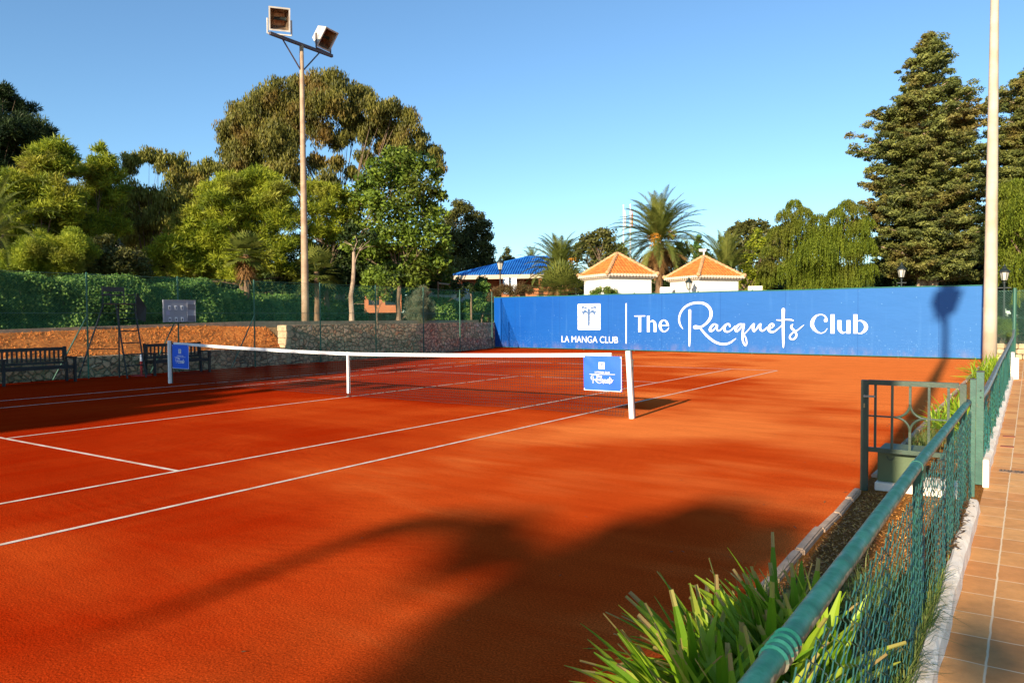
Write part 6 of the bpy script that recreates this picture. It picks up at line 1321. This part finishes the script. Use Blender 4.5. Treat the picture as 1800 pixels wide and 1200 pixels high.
# blue roofed building
def blue_house():
    c = ray(876, 500, 58); rz = math.radians(24); t = thing('blue_roofed_building', 'low orange building with a long shiny blue tiled hip roof', 'building', (c[0], c[1], 1.0), None, rz)
    ze = ray(893, 484, 58)[2] - 1.0; zr = ray(945, 452, 60)[2] - 1.0
    m = MB(); m.box((1.0, 2.6, (ze - .2) / 2), (7.2, 4.0, ze - .2)); m.build('wall', M_WALLO, t, world=False)
    m = MB()
    x0, x1, y0, y1 = -3.2, 5.6, -1.2, 6.0; r0, r1 = 2.0, 3.4; yc = 2.4
    m.add([(x0, y0, ze), (x1, y0, ze), (x1, y1, ze), (x0, y1, ze), (r0, yc, zr), (r1, yc, zr)], [(0, 1, 5, 4), (1, 2, 5), (2, 3, 4, 5), (3, 0, 4), (3, 2, 1, 0)])
    for i in range(48):
        x = x0 + .1 + i * (x1 - x0 - .2) / 47
        u = 1.0 if r0 <= x <= r1 else ((x - x0) / (r0 - x0) if x < r0 else (x1 - x) / (x1 - r1))
        if u > .05: m.tube([(x, y0 - .02, ze + .03), (x, y0 + (yc - y0) * u, ze + (zr - ze) * u + .03)], .06, 6)
    for j in range(26):
        y = y0 + .2 + j * (y1 - y0 - .4) / 25; u = 1 - abs(y - yc) / (yc - y0)
        m.tube([(x0 - .02, y, ze + .03), (x0 + (r0 - x0) * u, y, ze + (zr - ze) * u + .03)], .06, 6)
    o = m.build('roof', M_BLUER, t, world=False)
    m = MB(); m.tube([(x0, y0, ze + .06), (r0, yc, zr + .06), (r1, yc, zr + .06), (x1, y0, ze + .06)], .09, 6); m.build('ridge', M_BLUER, t, world=False)
    m = MB(); m.box(((x0 + x1) / 2, y0 + .06, ze - .17), (x1 - x0, .12, .30)); m.box((x0 + .06, yc, ze - .17), (.12, y1 - y0 - .3, .30)); m.build('fascia', M_CREAM, t, world=False)
    for x in (-2.8, -1.0, 1.2, 3.4, 5.2): m = MB(); m.box((x, y0 + .3, (ze - .32) / 2), (.34, .34, ze - .32)); m.build('pillar', M_WALLO, t, world=False)
    m = MB(); m.box((.2, .585, 1.3), (1.1, .04, 1.4)); m.box((2.9, .585, 1.3), (1.1, .04, 1.4)); m.build('window', M_CGL, t, world=False)
blue_house()
p = ray(897, 497, 45); t = thing('notice_board', 'white two panel notice board beside the lamp post before the blue roofed building', 'notice board', (p[0], p[1], 1.0), None, math.radians(25))
for k, w_ in ((-.26, .36), (.18, .40)):
    m = MB(); m.box((k, 0, 2.45), (w_, .05, .95)); m.build('panel', M_WHITE, t, world=False)
m = MB(); m.tube([(-.04, 0, 0), (-.04, 0, 2.95)], .035, 8); m.build('post', M_DARK, t, world=False)
def low_house(label, px0, px1, pyt, d, zb, mat, roof, rz=0.5):
    a = ray(px0, pyt, d); b = ray(px1, pyt, d); c = (a + b) / 2; L = np.linalg.norm((b - a)[:2]); H = a[2] - zb; t = thing('low_building', label, 'building', (c[0], c[1], zb), None, math.atan2(b[1] - a[1], b[0] - a[0]))
    m = MB(); m.box((0, 2.0, (H - .3) / 2), (L, 4.0, H - .3)); m.build('wall', mat, t, world=False)
    m = MB(); m.add([(-L / 2 - .3, -.3, H - .3), (L / 2 + .3, -.3, H - .3), (L / 2 + .3, 4.3, H - .3), (-L / 2 - .3, 4.3, H - .3), (-L / 2 + .8, 2, H + .3), (L / 2 - .8, 2, H + .3)], [(0, 1, 5, 4), (1, 2, 5), (2, 3, 4, 5), (3, 0, 4), (3, 2, 1, 0)])
    for i in range(int(L / .3)): m.tube([(-L / 2 + i * .3, -.32, H - .27), (-L / 2 + i * .3, .6, H - .05)], .06, 5)
    m.build('roof', roof, t, world=False)
    for x in (-L * .25, L * .2): m = MB(); m.box((x, -.01, H * .45), (.9, .05, .9)); m.build('window', M_CGL, t, world=False)
low_house('orange house with terracotta roof glimpsed just right of the fresh green broadleaf tree', 728, 792, 483, 62, 1.2, M_WALLO, M_ROOF)
low_house('orange house seen between the trunks further left, mostly hidden by leaves', 640, 705, 478, 68, 1.2, M_WALLO, M_ROOF)
def car(label, px, d, zb, rz, paint):
    p = ray(px, 510, d); t = thing('parked_car', label, 'car', (p[0], p[1], zb), None, rz)
    prof = [(-2.1, .35), (-2.15, .75), (-1.95, .98), (-1.55, 1.02), (-.95, 1.42), (.35, 1.45), (1.05, 1.02), (1.85, .88), (2.1, .68), (2.12, .35)]
    def loft(prof, w0, w1, nz=.9):
        vs = [(x, -(w0 if z < nz else w1) / 2, z) for x, z in prof] + [(x, (w0 if z < nz else w1) / 2, z) for x, z in prof]; n = len(prof)
        return vs, [tuple(range(n)), tuple(reversed(range(n, 2 * n)))] + [(i, i + n, (i + 1) % n + n, (i + 1) % n) for i in range(n)]
    m = MB(); v, f = loft(prof, 1.75, 1.5); m.add(v, f); m.build('body', paint, t, world=False, bevel=.04)
    m = MB(); 
    for s in (-1, 1): m.add([(-1.35, s * .775, 1.04), (-.92, s * .765, 1.36), (.32, s * .765, 1.38), (.85, s * .775, 1.04)], [(0, 1, 2, 3)] if s < 0 else [(3, 2, 1, 0)])
    m.add([(1.08, -.68, 1.03), (1.08, .68, 1.03), (.42, .62, 1.43), (.42, -.62, 1.43)], [(0, 1, 2, 3)]); m.add([(-1.60, -.68, 1.05), (-1.60, .68, 1.05), (-1.02, .62, 1.42), (-1.02, -.62, 1.42)], [(3, 2, 1, 0)]); m.build('window_glass', M_CGL, t, world=False)
    for x in (-1.35, 1.35):
        for s in (-1, 1): m = MB(); m.tube([(x, s * .72, .33), (x, s * .9, .33)], .33, 16); m.build('wheel', M_DARK, t, world=False)
car('silver car parked behind the fence just left of the blue roofed building', 790, 46, 1.95, math.radians(200), M_CAR)
t0 = ray(770, 498, 43); t1 = ray(828, 501, 43); t = thing('timber_rail', 'weathered horizontal rail fence above the parked car', 'fence', (t0[0], t0[1], 1.3))
m = MB(); m.tube([t0, (t0 + t1) / 2 + (0, 0, -.03), t1], .045, 7); m.build('rail', simple('grey_timber', (.40, .34, .26), .8, .2), t)
for q in (t0, t1): m = MB(); m.tube([(q[0], q[1], 1.3), (q[0], q[1], q[2] + .1)], .05, 7); m.build('post', M_BARKB, t)
p = ray(941, 508, 43); t = thing('trolley_bin', 'grey wheeled container under the date palm left of the low fan palm', 'bin', (p[0], p[1], 1.0), None, .5)
m = MB(); m.box((0, 0, 1.15), (.85, .6, .75)); m.build('body', simple('bin_grey', (.22, .20, .20), .6, .2, 9), t, world=False, bevel=.03)
m = MB(); m.box((0, 0, 1.56), (.95, .7, .06)); m.tube([(-.5, -.3, .8), (-.42, -.33, 1.6)], .03, 6); m.tube([(.5, -.3, .8), (.42, -.33, 1.6)], .03, 6); m.build('frame', simple('bin_frame', (.42, .44, .42), .5, .1), t, world=False)
m = MB(); m.box((0, 0, .40), (.7, .5, .76)); m.build('base', M_DARK, t, world=False)
def railing(label, pxa, pxb, pyt, d, zb):
    a = ray(pxa, pyt, d); b = ray(pxb, pyt, d); t = thing('white_railing', label, 'railing', (a[0], a[1], zb)); m = MB(); m.bar(a, b, .06)
    for i in range(9):
        q = a + (b - a) * i / 8; m.bar((q[0], q[1], zb), (q[0], q[1], q[2] - .02), .045, up=(0, 1, 0))
    m.build('rails', M_WHITE, t)
railing('short white railing between the tallest palm trunk and the right hand kiosk', 1161, 1181, 505.5, 39, 1.0)
p0 = ray(1315, 503, 40); p1 = ray(1340, 504, 40); t = thing('garden_wall', 'small white wall end showing over the windbreak under the yellow green tree', 'wall', (p0[0], p0[1], 1.0)); c = (p0 + p1) / 2
m = MB(); m.box((c[0], c[1], (1 + p0[2]) / 2), (float(np.linalg.norm(p1 - p0)), .25, p0[2] - 1.0), rz=math.atan2(p1[1] - p0[1], p1[0] - p0[0])); m.build('wall_body', M_WALLW, t)
for px, tp, col, lab in ((1096, 362, (.74, .74, .72), 'white flagpole with a furled white flag left of the tallest palm'), (1108, 361, (.50, .16, .10), 'white flagpole with furled red and yellow flag behind fronds of the tallest palm')):
    p = ray(px, tp, 72); t = thing('flagpole', lab, 'flagpole', (p[0], p[1], 1.0), 'flagpoles'); m = MB(); m.tube([(0, 0, 0), (0, 0, p[2] - 1.0)], [.08, .045], 8); m.ball((0, 0, p[2] - .95), .08, 8, 4); m.build('pole', M_WHITE, t, world=False)
    m = MB(); H = p[2] - 1.0; m.tube([(.13, 0, H - .35), (.2, 0, H - .9), (.16, .03, H - 1.7), (.22, 0, H - 2.1)], [.02, .07, .10, .03], 7); m.build('flag', simple('flag_cloth', col, .8, .3, 3, c2=(.55, .35, .15) if col[0] < .7 and col[1] < .2 else None), t, world=False)
# right hand end: low stone wall and mesh panel beyond the path
t = thing('garden_wall', 'low sunlit rubble wall across the end of the path, right of the thick pole', 'wall', (12.5, 21.5, 0)); m = MB()
rng = random.Random(12)
for r_ in range(3):
    x = 10.55
    while x < 17.5:
        wd = rng.uniform(.25, .55); m.box((x + wd / 2, 21.6 + rng.uniform(-.02, .02), .10 + r_ * .19), (wd - .02, .34, .175)); x += wd
m.build('stones', simple('ochre_stone', (.60, .45, .26), .9, .35, 4, bmp=.6, bscale=15), t, bevel=.02)
t = thing('mesh_fence', 'green chain link fence panel between the thick pole and the tall corner post', 'fence', (11.2, 21.0, 0)); V = []
for fam in (1, -1):
    for s in np.arange(10.4 - 2.2, 17.0 + 2.2, .085):
        a0 = s; z0, z1 = .55, 2.45; xa, xb = (s, s + (z1 - z0)) if fam == 1 else (s + (z1 - z0), s)
        A_ = np.array((xa, 21.2 + fam * .003, z0)); B_ = np.array((xb, 21.2 + fam * .003, z1))
        lo, hi = 10.45, 17.0; tl = [0, 1]; dx = xb - xa
        ta, tb = sorted(((lo - xa) / dx, (hi - xa) / dx)); ta = max(0, ta); tb = min(1, tb)
        if tb - ta < .02: continue
        P0 = A_ + (B_ - A_) * ta; P1 = A_ + (B_ - A_) * tb; r = .0025
        V += [P0 + (r, 0, r), P0 - (r, 0, r), P1 - (r, 0, r), P1 + (r, 0, r)]
fastmesh('chain_link_mesh', np.array(V), 4, M_WIRE, np.zeros(len(V) // 4), t)
for x in (10.5, 13.6, 16.9): m = MB(); m.tube([(x, 21.2, 0), (x, 21.2, 2.5)], .03, 8); m.build('post', M_FENCEP, t)
m = MB(); m.tube([(10.45, 21.2, 2.45), (17, 21.2, 2.45)], .008, 5); m.tube([(10.45, 21.2, 1.5), (17, 21.2, 1.45)], .006, 5); m.build('tension_wire', M_FENCEP, t)
slab('right_garden_ground', [(10.45, 21.8), (60, 21.8), (60, 24.3), (10.45, 24.3)], 0.42, M_TERR, .4)

# raised parking ground hidden behind the shrubs
slab('parking_ground', [(-60, 25), (-14.5, 25), (-14.5, 60), (-60, 60)], 1.95, M_TERR, .7)
